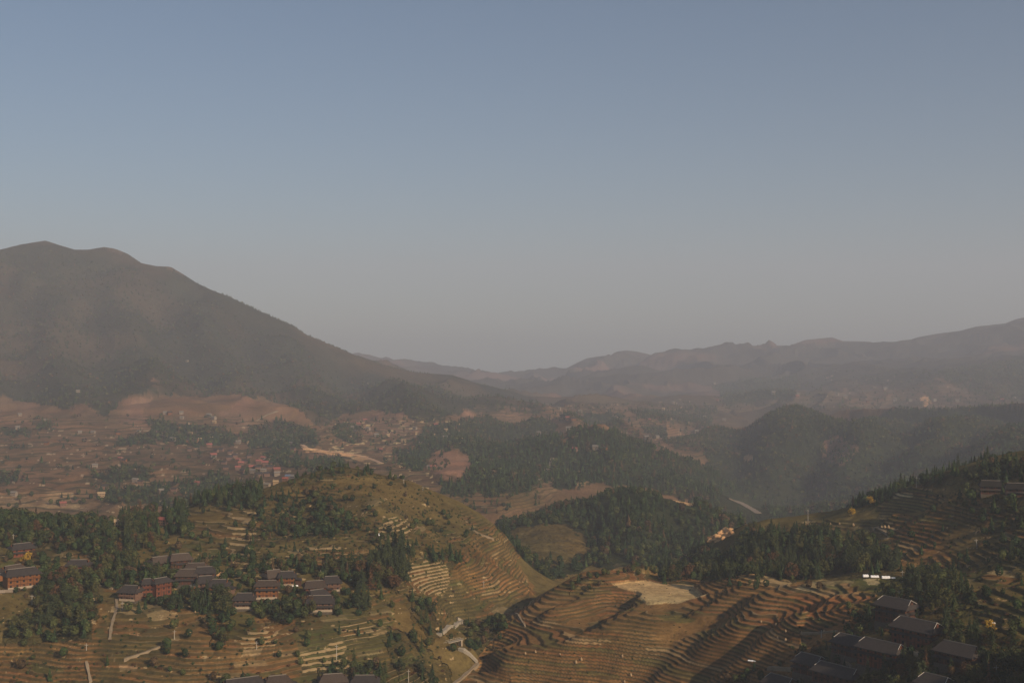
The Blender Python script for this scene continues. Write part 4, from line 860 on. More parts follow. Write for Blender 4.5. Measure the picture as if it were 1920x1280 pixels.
# ------------------------------------------------------------------ houses
def roof_mesh(name, L, D, H, z, ov, mat, th=.28, hip=.0):
    m = MB(); a = L / 2 + ov; d = D / 2 + ov; e = .35; rl = a - hip
    # two slopes, each of two pitches so that the eaves flare
    for s in (-1, 1):
        zm = z + H * .42; ym = d * .52
        p = [(-a, s * d, z - e), (a, s * d, z - e), (a - hip * .5, s * ym, zm), (-a + hip * .5, s * ym, zm)]
        q = [p[3], p[2], (rl, 0, z + H), (-rl, 0, z + H)]
        if s > 0: p = p[::-1]; q = q[::-1]
        m.slab(*p, th); m.slab(*q, th)
    if hip:
        for s in (-1, 1):
            zm = z + H * .42; ym = d * .52; p = [(s * a, -d, z - e), (s * a, d, z - e), (s * (a - hip * .5), ym, zm), (s * (a - hip * .5), -ym, zm)]
            if s < 0: p = p[::-1]
            m.slab(*p, th)
    return m.mesh(name, mat)
def house(px, py, L, D, floors, yaw, wood, label, hip=1.6, skirt=True, base=2.2, verge=True, y0=300, y1=900, group='timber houses with grey tiled roofs', loc=None, name='timber_house', near=True, fh=2.35):
    p = at_px(px, py, y0, y1) if loc is None else loc
    if p is None: print('no spot', label); return None
    if 200 < px < 1000 and py < 1200: L *= random.uniform(.58, .78); D *= random.uniform(.68, .8); yaw += random.uniform(-24, 20); hip = 1.9
    elif px < 1000: L *= .85; D *= .85; yaw += random.uniform(-10, 10); hip = 2.4
    rmat = ROOF_SHADED if px > 1840 else random.choice((ROOFM, ROOFM, ROOFB)) if px < 1000 else ROOFM  # the two far right roofs get the tiles painted dark as shaded
    th = R(yaw); ux, uy = math.cos(th), math.sin(th)
    zs = [float(gz(p[0] + sx * L / 2 * ux - sy * D / 2 * uy, p[1] + sx * L / 2 * uy + sy * D / 2 * ux)) for sx in (-1, 0, 1) for sy in (-1, 1)]
    z0 = .45 * max(zs) + .55 * min(zs); o = empty(name, (p[0], p[1], z0), th); wm = WOODM[wood] if wood in WOODM else PALE
    H = floors * fh; m = MB(); m.box(-L / 2, L / 2, -D / 2, D / 2, base * .0 + .02, H)
    nb = max(3, int(L / 3)); hr_ = D * .30
    for s in (-1, 1):                                    # gable walls and posts
        k = len(m.v); x = s * (L / 2 - .02)
        m.v += [(x, -D / 2 * .55, H), (x, D / 2 * .55, H), (x, 0, H + hr_ * .92), (x - s * .2, -D / 2 * .55, H), (x - s * .2, D / 2 * .55, H), (x - s * .2, 0, H + hr_ * .92)]
        m.f += [(k, k + 1, k + 2), (k + 5, k + 4, k + 3), (k, k + 2, k + 5, k + 3), (k + 1, k + 4, k + 5, k + 2)]
    obj('wall', m.mesh('wall', wm), o)
    m = MB()
    for i in range(nb + 1):
        x = -L / 2 + L * i / nb; m.box(x - .12, x + .12, -D / 2 - .12, -D / 2 - .003, 0, H)
    for f in range(1, floors + 1): m.box(-L / 2 - .1, L / 2 + .1, -D / 2 - .18, -D / 2 - .121, f * fh - .18, f * fh + .05)
    obj('timber_frame', m.mesh('timber_frame', WOODM['dark brown'] if wood != 'dark brown' else WOODM['red brown']), o)
    m = MB(); m.box(-L / 2 - .25, L / 2 + .25, -D / 2 - .7, D / 2 + .25, -5.5, 0); obj('stone_base', m.mesh('stone_base', RUB), o)
    if wood in ('pinkish brown', 'orange brown'):
        m = MB(); m.box(-L / 2 + .1, L / 2 - .1, -D / 2 - .34, -D / 2 - .2, 0, 1.1); obj('ground_wall', m.mesh('ground_wall', STONE), o)
    rf = obj('roof', roof_mesh('roof', L, D, hr_, H + .15, 1.15, rmat, hip=hip), o)
    m = MB(); a = L / 2 + 1.15 - hip; m.box(-a, a, -.16, .16, H + hr_ + .06, H + hr_ + .34); obj('ridge', m.mesh('ridge', DIM), rf)
    if px < 1000 and floors < 3 and random.random() < .6:
        sx = random.choice((-1, 1)); ax0 = sx * (L / 2 + .05); ax1 = sx * (L / 2 + random.uniform(3, 4.5)); xa, xb = sorted((ax0, ax1)); ah = random.uniform(2.2, 3.0); m = MB(); m.box(xa, xb, -D * .35, D * .3, -2.5, ah)
        an = obj('annex', m.mesh('annex', WOODM[random.choice(('dark brown', 'pinkish brown', 'orange brown'))]), o); m = MB(); za, zb = (ah + .25, ah + 1.3) if sx < 0 else (ah + 1.3, ah + .25)
        m.slab((xa - .5, -D * .42, za), (xb + .5 * (sx > 0), -D * .42, zb), (xb + .5 * (sx > 0), D * .37, zb), (xa - .5, D * .37, za), .18); obj('annex_roof', m.mesh('annex_roof', random.choice((ROOFM, ROOFM, RUB, DIM))), an)
    if verge:
        m = MB(); zt = H + .15 + hr_; zm = H + .15 + hr_ * .42; ym = (D / 2 + 1.15) * .52; xm = L / 2 + 1.15 - hip * .5
        for s in (-1, 1):
            for t in (-1, 1): m.tube((s * (a + .03), 0, zt + .08), (s * (xm + .03), t * ym, zm + .08), .11, .11, 4)
        obj('verge', m.mesh('verge', WHITE), rf)
    if skirt:
        m = MB(); zz = H - fh * .9
        m.slab((-L / 2 - .9, -D / 2 - 1.3, zz - .25), (L / 2 + .9, -D / 2 - 1.3, zz - .25), (L / 2 + .2, -D / 2 + .02, zz + .45), (-L / 2 - .2, -D / 2 + .02, zz + .45), .15)
        m.slab((L / 2 + 1.2, -D / 2 - .9, zz - .25), (L / 2 + 1.2, D / 2 + .5, zz - .25), (L / 2 - .01, D / 2, zz + .45), (L / 2 - .01, -D / 2, zz + .45), .15)
        obj('skirt_roof', m.mesh('skirt_roof', ROOFM), o)
    else:
        m = MB(); zz = H - fh; m.box(-L / 2, L / 2, -D / 2 - 1.0, -D / 2 - .19, zz - .1, zz)
        for i in range(nb * 3 + 1): x = -L / 2 + L * i / (nb * 3); m.box(x - .04, x + .04, -D / 2 - 1.0, -D / 2 - .94, zz, zz + .85)
        m.box(-L / 2, L / 2, -D / 2 - 1.03, -D / 2 - .93, zz + .85, zz + .95); obj('balcony', m.mesh('balcony', wm), o)
    wme = MB(); wme.box(-.55, .55, -.06, 0, -.65, .65); fme = wme.mesh('window', WOODM['dark brown']); pm_ = MB(); pm_.box(-.42, .42, -.09, -.062, -.52, .52); pme = pm_.mesh('pane', GLASSM)
    first = None
    for f in range(floors):
        for i in range(nb):
            x = -L / 2 + L * (i + .5) / nb
            if f == 0 and i == nb // 2:
                dm = MB(); dm.box(x - .6, x + .6, -D / 2 - .07, -D / 2 - .003, .05, 2.05); obj('door', dm.mesh('door', WOODM['dark brown']), o); continue
            if first is None: w_ = obj('window', fme, o); pn = obj('pane', pme, w_); first = (w_, pn)
            else:
                w_ = first[0].copy(); C.objects.link(w_); pn = first[1].copy(); C.objects.link(pn); pn.parent = w_
            w_.location = (x, -D / 2 - .003, f * fh + 1.45)
    for f in range(1, floors):                            # gable-end windows
        for yy in (-D * .25, D * .25):
            w_ = first[0].copy(); C.objects.link(w_); pn = first[1].copy(); C.objects.link(pn); pn.parent = w_
            w_.location = (L / 2 + .003, yy, f * fh + 1.45); w_.rotation_euler = (0, 0, R(90))
    tag(o, label, 'house', group); return o
RY = -52
house(1722,1203, 17, 10, 3, RY, 'red brown', 'red brown house with a sunlit gable end and a wide hipped roof', y0=380, y1=620)
house(1682,1166, 14, 9, 3, RY, 'dark brown', 'highest shaded house with bright verge lines, above the hipped gable house', y0=380, y1=620)
house(1655,1243, 17, 9, 3, RY, 'red brown', 'long red walled house with two white chevrons on its roof', y0=360, y1=620)
house(1598,1223, 13, 9, 2, RY, 'dark brown', 'dark house behind the long red walled house, dim skirt roof', y0=360, y1=620)
house(1572,1282, 18, 9, 2, RY, 'dark brown', 'long dark house at the bottom edge with a pale lit end', skirt=False, y0=340, y1=620)
house(1521,1258, 11, 9, 2, RY, 'dark brown', 'shorter dark house touching the long one with the pale lit end', y0=340, y1=620)
house(1800,1243, 14, 9, 2, RY, 'dark brown', 'nearly hidden dark house under trees beside an orange stack', verge=False, y0=360, y1=620)
house(1465,1300, 12, 9, 2, RY, 'dark brown', 'grey roof cut off by the bottom edge beside the red terraces', y0=340, y1=620)
house(1755,1300, 10, 8, 2, RY, 'dark brown', 'single roof corner rising from the dark trees at the bottom edge', y0=300, y1=620)
house(1858,924, 11, 8, 2, -15, 'dark brown', 'larger of two dark houses high on the shaded eastern hillside', verge=False, y0=450, y1=820)
house(1905,929, 10, 8, 2, -15, 'dark brown', 'farther east of two dark houses high on the shaded hillside', verge=False, y0=450, y1=820)
LYW = 48
house(40,1101, 19, 10, 3, LYW, 'orange brown', 'big orange brown house with rows of windows on its long sunlit front', skirt=False, verge=False, y0=450, y1=800)
house(24,1083, 14, 9, 2, LYW, 'orange brown', 'lower grey roofed house just behind the big orange brown one', verge=False, y0=450, y1=800)
house(41,1041, 14, 9, 2, 40, 'red brown', 'red brown house alone in the wood above the big orange house', verge=False, y0=450, y1=850)
house(147,1073, 13, 9, 2, 10, 'red brown', 'small house with white sheets beside its ridge, by a rubble path', verge=False, y0=450, y1=850)
VG = [(300,1066,16,2,20,'dark brown','wide dark roof at the top of the near village'), (338,1061,16,2,18,'dark brown','uppermost dark roof of the near village beside bare trees'),
 (368,1078,15,2,15,'pinkish brown','house with an orange earth bank below its eaves'), (352,1092,15,2,22,'dark brown','long grey roof in the middle of the near village, left of its twin'),
 (384,1086,15,2,22,'dark brown','long grey roof running up to a small pylon'), (385,1104,11,2,10,'pinkish brown','low pale walled house under the long grey roofs'),
 (301,1115,12,3,35,'red brown','three storey red house standing between dark trees'), (276,1117,9,3,35,'red brown','narrow red house half covered by a tall fir'),
 (411,1111,12,2,15,'orange brown','house with a bright yellow lower wall under the orange earth mound'), (246,1123,12,2,10,'pinkish brown','low house beside the dark fir at the end of the village path'),
 (459,1138,15,2,10,'pinkish brown','house with a pink timber upper floor over a pale stone ground floor'), (501,1119,18,3,25,'orange brown','bright orange house below the cluster of white sheets'),
 (512,1094,12,2,20,'dark brown','dark roof behind the bright orange house'), (538,1094,11,2,28,'orange brown','small house with a glowing orange wall near the tall white pole'),
 (590,1112,16,2,25,'red brown','upper red brown house with a log pile before it'), (621,1105,13,2,25,'pinkish brown','pinkish house beside the white capped post'),
 (594,1130,15,2,22,'dark brown','middle grey roof of the three stacked eastern houses'), (600,1142,17,2,20,'pinkish brown','lowest grey roof of the three stacked eastern houses')]
for px, py, L, fl, yw, wd, lab in VG: house(px, py, L, 11 if fl == 2 else 8, fl, yw, wd, lab, verge=False, skirt=(L > 14), y0=450, y1=850)
house(455,1300, 20, 11, 2, 25, 'dark brown', 'long dark roof at the bottom edge below the curved terraces', verge=False, y0=400, y1=700)
house(520,1294, 12, 9, 2, 25, 'pinkish brown', 'small roof with a pale lit wall next to the long bottom edge roof', verge=False, y0=400, y1=700)
house(624,1293, 13, 9, 2, 5, 'dark brown', 'grey roof at the bottom edge left of a wooden pole', verge=False, y0=400, y1=700)
house(684,1294, 13, 9, 2, 5, 'dark brown', 'grey roof at the bottom edge right of its twin', verge=False, y0=400, y1=700)

# distant houses: copies of a few small kinds, each with wall, roof and windows
def small_house(roofm, wallm, fl):
    o = empty('village_house'); L, D = 11, 8; H = 3 * fl
    m = MB(); m.box(-L / 2, L / 2, -D / 2, D / 2, -3, H)
    for s in (-1, 1):
        k = len(m.v); x = s * (L / 2); m.v += [(x, -D / 2, H), (x, D / 2, H), (x, 0, H + 2.3)]; m.f.append((k, k + 1, k + 2) if s > 0 else (k + 2, k + 1, k))
    obj('wall', m.mesh('wall', wallm), o); obj('roof', roof_mesh('roof', L, D, 2.4, H + .2, .9, roofm), o)
    m = MB()
    for f in range(fl):
        for x in (-3.6, -1.2, 1.2, 3.6): m.box(x - .6, x + .6, -D / 2 - .06, -D / 2 - .003, f * 3 + .9, f * 3 + 2.3)
    obj('window', m.mesh('window', GLASSM), o); return o
FARP = {}
def far_house(kind, px, py, y0=1100, y1=6000, rz=None, lab='', grp='', sc=1.0):
    spec = {'red': (REDR, WOODM['pinkish brown'], 2), 'grey': (ROOFM, WOODM['pinkish brown'], 2), 'pale': (DIM, PALE, 2), 'wood': (ROOFM, WOODM['orange brown'], 2), 'blue': (BLUER, PALE, 2), 'yellow': (STRAWM, STRAWM, 2), 'brick': (REDR, WOODM['pinkish brown'], 2)}[kind]
    p = at_px(px, py, y0, y1)
    if p is None: return
    if kind not in FARP: o = small_house(*spec); FARP[kind] = (o, tree_of(o))
    else: o = dup(*FARP[kind])
    o.location = p; o.rotation_euler = (0, 0, R(random.uniform(-35, 40)) if rz is None else R(rz)); s = sc * random.uniform(.85, 1.15); o.scale = (s, s, s)
    tag(o, lab, 'house', grp)
word = {'red': 'red roofed', 'grey': 'grey roofed timber', 'pale': 'pale', 'wood': 'brown timber', 'blue': 'blue roofed white', 'yellow': 'yellow', 'brick': 'pinkish red roofed'}
ORD = ['leftmost', 'second from left', 'third from left', 'fourth from left', 'fifth from left', 'sixth from left', 'seventh from left', 'eighth from left', 'ninth from left', 'tenth from left', 'eleventh from left', 'twelfth from left', 'thirteenth from left', 'fourteenth from left', 'fifteenth from left', 'sixteenth from left', 'rightmost']
def hamlet(items, where, **k):
    for kind in sorted(set(i[0] for i in items)):
        own = sorted([i for i in items if i[0] == kind], key=lambda i: i[1])
        for j, (_, px, py) in enumerate(own):
            lab = f'only {word[kind]} house {where}' if len(own) == 1 else f'{ORD[j]} {word[kind]} house {where}'
            far_house(kind, px, py, lab=lab, grp=f'{word[kind]} houses {where}', **k)
hamlet([('red',400,857),('red',447,865),('red',452,872),('brick',446,880),('red',494,862),('red',486,869),('red',497,872),('brick',392,838),('brick',473,880),('pale',474,886),('brick',518,885),('pale',519,891),('pale',494,885),('grey',430,862),('grey',420,870),('grey',415,846),('grey',405,848),('grey',432,850),('grey',440,857),('grey',460,868),('grey',467,858),('grey',505,880),('grey',512,872),('grey',482,880),('grey',455,886),('grey',500,892),('grey',485,894),('pale',401,861),('pale',500,866),('grey',423,880)], 'in the hazy village below the brown slopes', y0=1300, y1=2400, sc=.7)
hamlet([('pale',447,831),('yellow',467,832),('brick',494,828),('pale',505,827),('pale',517,829),('yellow',531,827),('pale',545,829),('pale',546,833),('grey',556,822),('brick',568,822),('grey',549,845)], 'in the dark trees above the hazy village', y0=1300, y1=2700, sc=.65)
hamlet([('pale',310,776),('wood',318,777),('pale',340,776),('pale',341,785),('pale',392,781),('pale',401,786),('yellow',402,793),('brick',339,806),('yellow',357,816),('wood',350,829),('wood',366,829),('yellow',375,826),('grey',355,845),('red',392,838),('pale',324,826),('grey',300,815),('grey',310,822),('grey',290,812)], 'in the hamlet under the big mountain', y0=1500, y1=3000, sc=.7)
hamlet([('pale',37,779),('pale',86,789),('pale',33,804),('wood',87,833),('pale',150,812),('pale',175,812),('wood',221,814),('pale',260,811),('brick',226,862),('wood',233,866),('pale',178,876),('pale',254,903),('grey',263,906),('pale',302,924),('grey',326,921),('brick',370,908),('pale',26,929),('brick',118,948),('grey',197,916),('yellow',190,931),('grey',140,940),('brick',305,982),('yellow',225,987)], 'on the brown plain below the mountain', y0=700, y1=2500, sc=.6)
hamlet([('yellow',517,918),('brick',535,919),('pale',501,925)], 'behind the fir row on the ridge', y0=880, y1=1800, sc=.35)
hamlet([('blue',541,897),('pale',551,899)], 'at the near end of the hazy village', y0=1300, y1=2200, sc=.7)
hamlet([('brick',672,798),('pale',660,803),('brick',684,790),('pale',690,806),('pale',706,818),('yellow',727,818),('pale',778,805),('brick',817,799),('yellow',836,808),('yellow',812,817),('pale',835,822),('yellow',838,817),('brick',713,845),('yellow',757,829),('pale',789,833),('pale',805,878),('brick',812,879),('grey',650,805),('grey',664,812)], 'on the sunlit fields past the grassy hill', y0=1300, y1=3200, sc=.65)
hamlet([('pale',1010,814),('brick',1078,845),('pale',1117,842),('wood',1133,845),('pale',1066,806),('brick',1065,786),('wood',1075,788),('pale',1048,768),('pale',1088,773),('yellow',1244,768),('brick',1217,789),('pale',1212,822),('pale',1232,821),('brick',1330,805),('pale',1358,788),('brick',1345,740),('pale',1306,810),('pale',1262,755),('pale',1275,751),('pale',1321,783)], 'among the fields of the middle valley', y0=1500, y1=5000, sc=.8)
hamlet([('pale',1678,753),('pale',1679,750),('brick',1495,745),('pale',1497,741),('wood',1626,754),('pale',1570,740),('pale',1640,728),('pale',1660,730),('pale',1795,753),('pale',1752,752),('brick',1880,752),('pale',1902,748),('pale',1707,752),('pale',1340,720),('pale',1450,738),('pale',1585,745)], 'in the far settlement below the eastern ridge', y0=3000, y1=6000, sc=1.0)
hamlet([('pale',691,720),('pale',351,678),('pale',146,735)], 'standing alone in the mountain woods', y0=2400, y1=4600, sc=.6)

# ------------------------------------------------------------------ paths, road, stream bridge
def ribbon(name, pts, wd, mat, y0=0, y1=1e9, kind='structure', lift=.25, label=None, step=2.5):
    P = [at_px(a, b, y0, y1) for a, b in pts]; P = [p for p in P if p is not None]; Q = []
    for a, b in zip(P[:-1], P[1:]):
        n_ = max(1, int(np.hypot(*(b - a)[:2]) / step))
        for k in range(n_): Q.append((a + (b - a) * k / n_)[:2])
    Q.append(P[-1][:2]); Q = np.array(Q)
    for _ in range(3): Q[1:-1] = (Q[:-2] + Q[1:-1] * 2 + Q[2:]) / 4
    Tn = np.gradient(Q, axis=0); Tn /= np.maximum(np.linalg.norm(Tn, axis=1)[:, None], 1e-6); Nn = np.c_[-Tn[:, 1], Tn[:, 0]]
    w_ = wd * (1 + .25 * np.sin(np.arange(len(Q)) * 1.7) * (1 if name == 'path' else .3)); Lf = Q + Nn * w_[:, None] / 2; Rt = Q - Nn * w_[:, None] / 2
    zc = np.maximum(gz(Lf[:, 0], Lf[:, 1]), gz(Rt[:, 0], Rt[:, 1]));
    for _ in range(2): zc[1:-1] = np.maximum(zc[1:-1], (zc[:-2] + zc[2:]) / 2)
    zc = zc + lift; m = MB()
    for i in range(len(Q)):
        m.v += [(Lf[i, 0], Lf[i, 1], zc[i]), (Rt[i, 0], Rt[i, 1], zc[i]), (Rt[i, 0], Rt[i, 1], zc[i] - 1.6), (Lf[i, 0], Lf[i, 1], zc[i] - 1.6)]
    for i in range(len(Q) - 1):
        k = 4 * i; m.f += [(k, k + 4, k + 5, k + 1), (k + 1, k + 5, k + 6, k + 2), (k + 2, k + 6, k + 7, k + 3), (k + 3, k + 7, k + 4, k)]
    n_ = 4 * (len(Q) - 1); m.f += [(0, 1, 2, 3), (n_ + 3, n_ + 2, n_ + 1, n_)]
    o = obj(name, m.mesh(name, mat)); o['kind'] = kind; return o
ribbon('path', [(856,1160),(868,1164),(858,1170),(840,1178),(822,1191)], 2.2, CONC, 500, 900)
ribbon('path', [(860,1216),(878,1228),(896,1243)], 2.4, CONC, 500, 900)
ribbon('path', [(896,1246),(875,1262),(850,1282)], 1.8, PATHM, 500, 900)
ribbon('path', [(218,1122),(220,1142),(213,1160),(208,1178),(206,1198)], 1.3, PATHM, 450, 900)
ribbon('path', [(158,1066),(166,1078),(174,1090),(182,1097),(212,1104)], 1.5, PATHM, 450, 900)
ribbon('path', [(300,1212),(275,1222),(255,1232),(232,1236)], 1.5, PATHM, 450, 900)
ribbon('path', [(162,1240),(166,1258),(170,1280)], 1.2, PATHM, 450, 900)
ribbon('path', [(948,1150),(975,1160),(985,1175)], 1.0, PATHM, 450, 900)
ribbon('path', [(1690,1190),(1702,1205),(1712,1222),(1730,1235)], 1.6, PATHM, 340, 700)
ribbon('path', [(1560,1215),(1580,1232),(1595,1250)], 1.3, PATHM, 340, 700)
ribbon('path', [(1440,1252),(1485,1255)], 1.4, PATHM, 340, 700)
ribbon('path', [(1505,1187),(1545,1186),(1570,1183)], 1.0, PATHM, 340, 700)
ribbon('path', [(1640,992),(1670,1005),(1665,1012),(1640,1011)], 1.5, PATHM, 500, 900)
ribbon('path', [(880,990),(900,1003),(925,1010)], 1.6, PATHM, 600, 900)
ribbon('road', [(1364,934),(1380,940),(1395,947),(1410,955),(1422,962)], 9, PALE, 1300, 2500)
ribbon('road', [(566,834),(575,840),(600,843),(640,848),(680,855),(700,862),(715,868)], 7, ROADM, 1250, 2300)
ribbon('road', [(480,789),(500,778),(520,771)], 4, PATHM, 1500, 3000)
ribbon('road', [(1010,905),(1024,880),(1036,858)], 6, PATHM, 1300, 2200)
# footbridge over the stream
pa, pb = at_px(829, 1203, 500, 900), at_px(866, 1210, 500, 900)
pa = pa + np.array([0, 0, 1.2]); pb = pb + np.array([0, 0, 1.2]); mid = (pa + pb) / 2; Lb = float(np.linalg.norm((pb - pa)[:2])); o = empty('footbridge', tuple(mid), math.atan2(pb[1] - pa[1], pb[0] - pa[0]))
m = MB(); m.box(-Lb / 2, Lb / 2, -1.1, 1.1, -.35, 0); obj('deck', m.mesh('deck', CONC), o)
for s in (-1, 1):
    m = MB(); m.box(-Lb / 2, Lb / 2, s * 1.1 - .08, s * 1.1 + .08, .75, .9)
    for i in range(9): x = -Lb / 2 + Lb * i / 8; m.box(x - .06, x + .06, s * 1.1 - .06, s * 1.1 + .06, 0, .75)
    obj('railing', m.mesh('railing', CONC), o)
    m = MB(); m.box(s * Lb * .42 - .5, s * Lb * .42 + .5, -1.1, 1.1, -6, -.352); obj('abutment', m.mesh('abutment', STONE), o)
tag(o, 'pale concrete footbridge crossing the wooded stream below the winding path', 'bridge')

# ------------------------------------------------------------------ poles, stacks, sheets, boulders
POLES = [(60,1133,18,'beside a white cross arm below the orange timber house'),(229,1143,15,'at the upper end of the village path'),(327,1198,17,'on the pale terrace at the path end'),(481,1216,14,'beside the tan yard on the curved terraces'),(394,1274,12,'above the long roof at the bottom edge'),
 (513,1076,11,'behind the small glowing orange wall'),(601,1080,11,'between the firs behind the eastern houses'),(631,1236,27,'in the green plots below the village'),(766,1282,26,'in the wood near the bottom edge'),(162,1218,12,'beside the lower left terraces'),(302,1130,12,'in front of the red house'),
 (1515,976,20,'at the near end of the tan field strip'),(1718,914,20,'on the bare knoll under the skyline trees'),(1692,1090,20,'at the edge of the wood past the white sheets'),(1832,1028,18,'leaning on the shaded brown terraces'),(757,894,8,'on the shoulder of the grassy hill'),(907,1100,11,'on the bare flank above the winding path'),
 (430,932,11,'in front of the fir row on the ridge'),(153,1030,10,'over the little sunlit terraces in the wood'),(25,1010,9,'in the wood above the red brown house'),(1540,1195,14,'on the red terraces above the dark roofs'),(1686,1120,14,'behind the ridge of the highest shaded house'),(793,920,8,'on the eastern edge of the grassy hill'),(1868,1265,18,'in the dark wood at the bottom edge')]
for px, py, hp, where in POLES:
    p = at_px(px, py, 300, 1000)
    if p is None: continue
    h = hp / F * p[1] * 1.05; o = empty('power_pole', tuple(p)); m = MB(); m.tube((0, 0, -.5), (.0, 0, h), .17, .11, 7); obj('post', m.mesh('post', POLE), o)
    m = MB(); m.box(-.8, .8, -.06, .06, h - .9, h - .78); obj('crossarm', m.mesh('crossarm', POLE), o)
    m = MB()
    for x in (-.7, 0, .7): m.tube((x, 0, h - .78), (x, 0, h - .55), .06, .04, 5)
    obj('insulator', m.mesh('insulator', WHITE), o)
    if 'leaning' in where: o.rotation_euler = (0, R(-6), 0)
    tag(o, f'slim pale power pole {where}', 'pole', 'power poles along the slopes')
def stack_mesh(seed):
    r_ = random.Random(seed); m = MB(); n_ = 10; prof = [(.55, 0), (.75, .45), (.8, .9), (.55, 1.5), (.12, 2.2)]
    for rr, z in prof:
        for i in range(n_): q = rr * r_.uniform(.88, 1.12); m.v.append((q * math.cos(6.283 * i / n_), q * math.sin(6.283 * i / n_), z))
    for k in range(len(prof) - 1):
        for i in range(n_): m.f.append((k * n_ + i, k * n_ + (i + 1) % n_, (k + 1) * n_ + (i + 1) % n_, (k + 1) * n_ + i))
    m.f.append(tuple((len(prof) - 1) * n_ + i for i in range(n_))); return m.mesh('sheaf', STRAWM)
SM = [stack_mesh(i) for i in range(3)]; tipm = MB(); tipm.tube((0, 0, 2.1), (.03, 0, 2.7), .05, .03, 5); TIP = tipm.mesh('tip', BARK)
STK = [(1653,990,2.2,'first of the three stacks side by side on the far tan strip'),(1659,990,2.2,'middle of the three stacks side by side on the far tan strip'),(1666,990,2.2,'last of the three stacks side by side on the far tan strip'),(1600,986,2.2,'alone at the back of the far tan strip'),(1557,984,2,'near the trees at the front of the far tan strip'),(1574,983,1.6,'beside the small fir on the far tan strip'),
 (1455,1173,1.6,'on the narrow lit bund of the red terraces'),(1473,1184,1.6,'where two bunds meet on the red terraces'),(1503,1189,1.8,'on the long straight bund, nearer the fluted slope'),(1545,1186,1.8,'on the long straight bund, nearer the trees'),(1458,1197,1.4,'on the lower narrow bund of the red terraces'),(1473,1201,1.8,'at the foot of the lower bund of the red terraces'),
 (1080,1243,2,'left of the pair on the long curved bund'),(1090,1238,2,'right of the pair on the long curved bund'),(1167,1231,1.6,'alone in the middle of the brown terraces'),(985,1226,1.6,'left of the pair near the stream spur'),(1004,1223,1.6,'right of the pair near the stream spur'),(1050,1227,1.2,'a small one between two pairs on the terraces'),
 (1427,1166,1.4,'high on the steep fluted terraces'),(1183,1267,1.8,'on the lowest wide terrace'),(1171,1279,1.6,'yellow one at the bottom edge of the brown terraces'),(1193,1098,1.3,'on the near side of the pale flat field'),(1256,1113,1.3,'in the middle of the pale flat field'),(1843,998,1.6,'on the upper shaded brown terraces'),(1776,991,1.2,'on the long bund past the far tan strip'),(603,1148,1.0,'beside the lowest of the stacked eastern houses'),
 (751,1247,1.6,'on the bright bank in the stream wood'),(366,1148,1.2,'on the brown terrace below the village'),(1814,1066,1.2,'above the bare sandy patch on the eastern slope')]
for j, (px, py, h, where) in enumerate(STK):
    p = at_px(px, py, 300, 900)
    if p is None: continue
    o = empty('straw_stack', tuple(p)); s = h / 2.2 * .85; o.scale = (s, s, s); obj('sheaf', SM[j % 3], o); obj('pole_tip', TIP, o); tag(o, f'straw stack {where}', 'straw stack', 'straw stacks left on the fields')
def tarp(px, py, L, D, h, yaw, label, mat=TARP, y0=300, y1=900):
    p = at_px(px, py, y0, y1)
    if p is None: return
    o = empty('tarpaulin_cover', tuple(p), R(yaw)); m = MB(); n_ = 8; k = 0; seg = 5
    for i in range(n_ + 1):
        for j in range(seg + 1):
            a_ = math.pi * j / seg; m.v.append((-L / 2 + L * i / n_, -math.cos(a_) * D / 2, h * math.sin(a_) * (1 + .08 * math.sin(i * 2.1)) + .02))
    for i in range(n_):
        for j in range(seg): q = i * (seg + 1) + j; m.f.append((q, q + seg + 1, q + seg + 2, q + 1))
    m.f.append(tuple(range(seg + 1))); m.f.append(tuple(n_ * (seg + 1) + j for j in reversed(range(seg + 1))))
    obj('sheet', m.mesh('sheet', mat), o); m = MB()
    for s in (-1, 1): m.tube((-L / 2 - .3, s * (D / 2 + .05), .08), (L / 2 + .3, s * (D / 2 + .05), .08), .1, .1, 5)
    obj('weight_log', m.mesh('weight_log', BARK), o); tag(o, label, 'crop cover', 'white covers'); return o
tarp(1623,1081, 2.7, 2.2, 1.3, 0, 'westernmost white cover in the row above the sandy plots'); tarp(1640,1082, 4.0, 2.0, 1.1, -4, 'second white cover, low and long, in the row above the sandy plots'); tarp(1661,1084, 4.0, 2.2, 1.3, -4, 'third and brightest white cover in the row above the sandy plots'); tarp(1675,1084, 1.8, 1.2, .7, 0, 'smallest white cover at the end of the row above the sandy plots')
tarp(144,1056, 2.6, 2.2, 1.2, 5, 'white cover beside the rubble path in the left woods'); tarp(553,1099, 3.2, 1.4, .7, 25, 'white cover below the small orange house'); tarp(546,1092, 1.8, 1.2, .6, 50, 'tiny tilted white cover beside the small orange house'); tarp(657,1089, 1.4, 1.4, 1.0, 0, 'white cap on a post by the pinkish eastern house')
tarp(712,1004, 1.3, 1.3, 1.6, 0, 'small upright white bundle on the flank of the grassy hill'); tarp(1410,1239, 3.4, 1.4, .5, -25, 'flat white cover on the terrace above the bottom right trees'); tarp(1862,1169, 1.6, 1.0, .5, 0, 'small white cover in the shaded eastern plots'); tarp(5,1111, 2.5, 2.0, 1.6, 10, 'pale bundle beside the big orange house', mat=PALE); tarp(17,1110, 4.0, 2.0, 1.5, 10, 'pale lattice cover in front of the big orange house', mat=PALE)
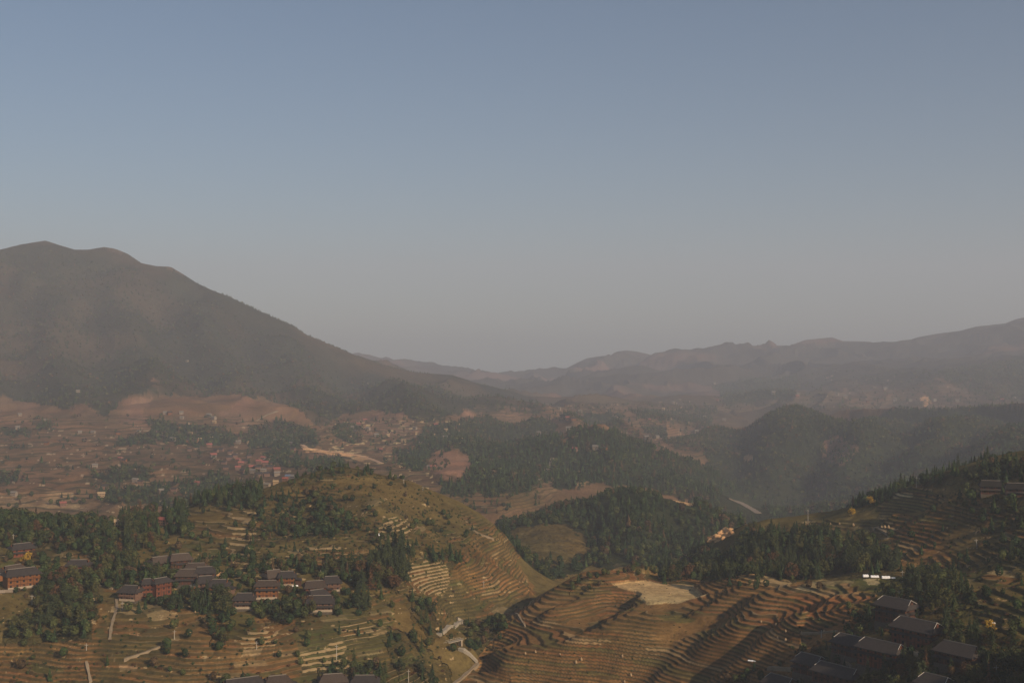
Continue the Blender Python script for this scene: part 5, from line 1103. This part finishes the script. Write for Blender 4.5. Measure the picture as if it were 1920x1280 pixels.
def boulder_mesh(seed):
    r_ = random.Random(seed); V = []; m = MB(); n_ = 9
    for k, (rr, z) in enumerate([(.7, -.3), (1, .1), (.92, .5), (.55, .85), (.1, 1)]):
        for i in range(n_): q = rr * r_.uniform(.7, 1.2); m.v.append((q * math.cos(6.283 * i / n_), q * math.sin(6.283 * i / n_), z * r_.uniform(.85, 1.15)))
    for k in range(4):
        for i in range(n_): m.f.append((k * n_ + i, k * n_ + (i + 1) % n_, (k + 1) * n_ + (i + 1) % n_, (k + 1) * n_ + i))
    m.f.append(tuple(4 * n_ + i for i in range(n_))); return m.mesh('boulder', CLAY)
BM = [boulder_mesh(i) for i in range(4)]
for j, (px, py, s) in enumerate([(1333,1004,3),(1338,998,2.4),(1345,1008,3.4),(1352,1000,3),(1360,996,3.6),(1366,990,2.6),(1372,1000,2.2),(1340,1012,2),(1356,1010,2.4),(1348,994,1.8),(1370,994,2.4)]):
    p = at_px(px, py, 780, 1050)
    if p is None: continue
    o = obj('boulder', BM[j % 4], None, tuple(p)); o.scale = (s, s * .8, s * .8); o.rotation_euler = (0, 0, j * 1.3)
    tag(o, 'orange boulder in the sunlit quarry scar on the wooded ridge', 'boulder', 'boulders of the orange quarry scar')
for j, (px, py, s) in enumerate([(404,1086,2.2),(411,1083,2.6),(417,1081,2.2)]):
    p = at_px(px, py, 500, 800); o = obj('earth_mound', BM[j], None, tuple(p)); o.scale = (s, s, s * .5)
    tag(o, 'bright orange heap of earth above the house with the yellow lower wall', 'earth mound', 'orange heaps of earth')
# ------------------------------------------------------------------ haze
def box_mesh(name, x0, x1, y0, y1, z0, z1):
    me = bpy.data.meshes.new(name)
    v = [(x, y, z) for z in (z0, z1) for y in (y0, y1) for x in (x0, x1)]
    me.from_pydata(v, [], [(0,2,3,1),(4,5,7,6),(0,1,5,4),(2,6,7,3),(0,4,6,2),(1,3,7,5)]); return me
zlo = float(ZF.min()) - 1
hz = bpy.data.objects.new('haze', box_mesh('haze', float(XX.min()) - 50, float(XX.max()) + 50, -400, 14050, zlo, float(ZF.max()) + 60))
scn.collection.objects.link(hz); hz['kind'] = 'stuff'
hm = bpy.data.materials.new('haze_air'); hm.use_nodes = True; hn = hm.node_tree; hn.nodes.clear()
pv = hn.nodes.new('ShaderNodeVolumePrincipled'); ho = hn.nodes.new('ShaderNodeOutputMaterial'); hn.links.new(pv.outputs[0], ho.inputs['Volume'])
pv.inputs['Density'].default_value = HAZE_DENSITY; pv.inputs['Color'].default_value = HAZE_COLOR; pv.inputs['Anisotropy'].default_value = 0.0
hz.data.materials.append(hm)
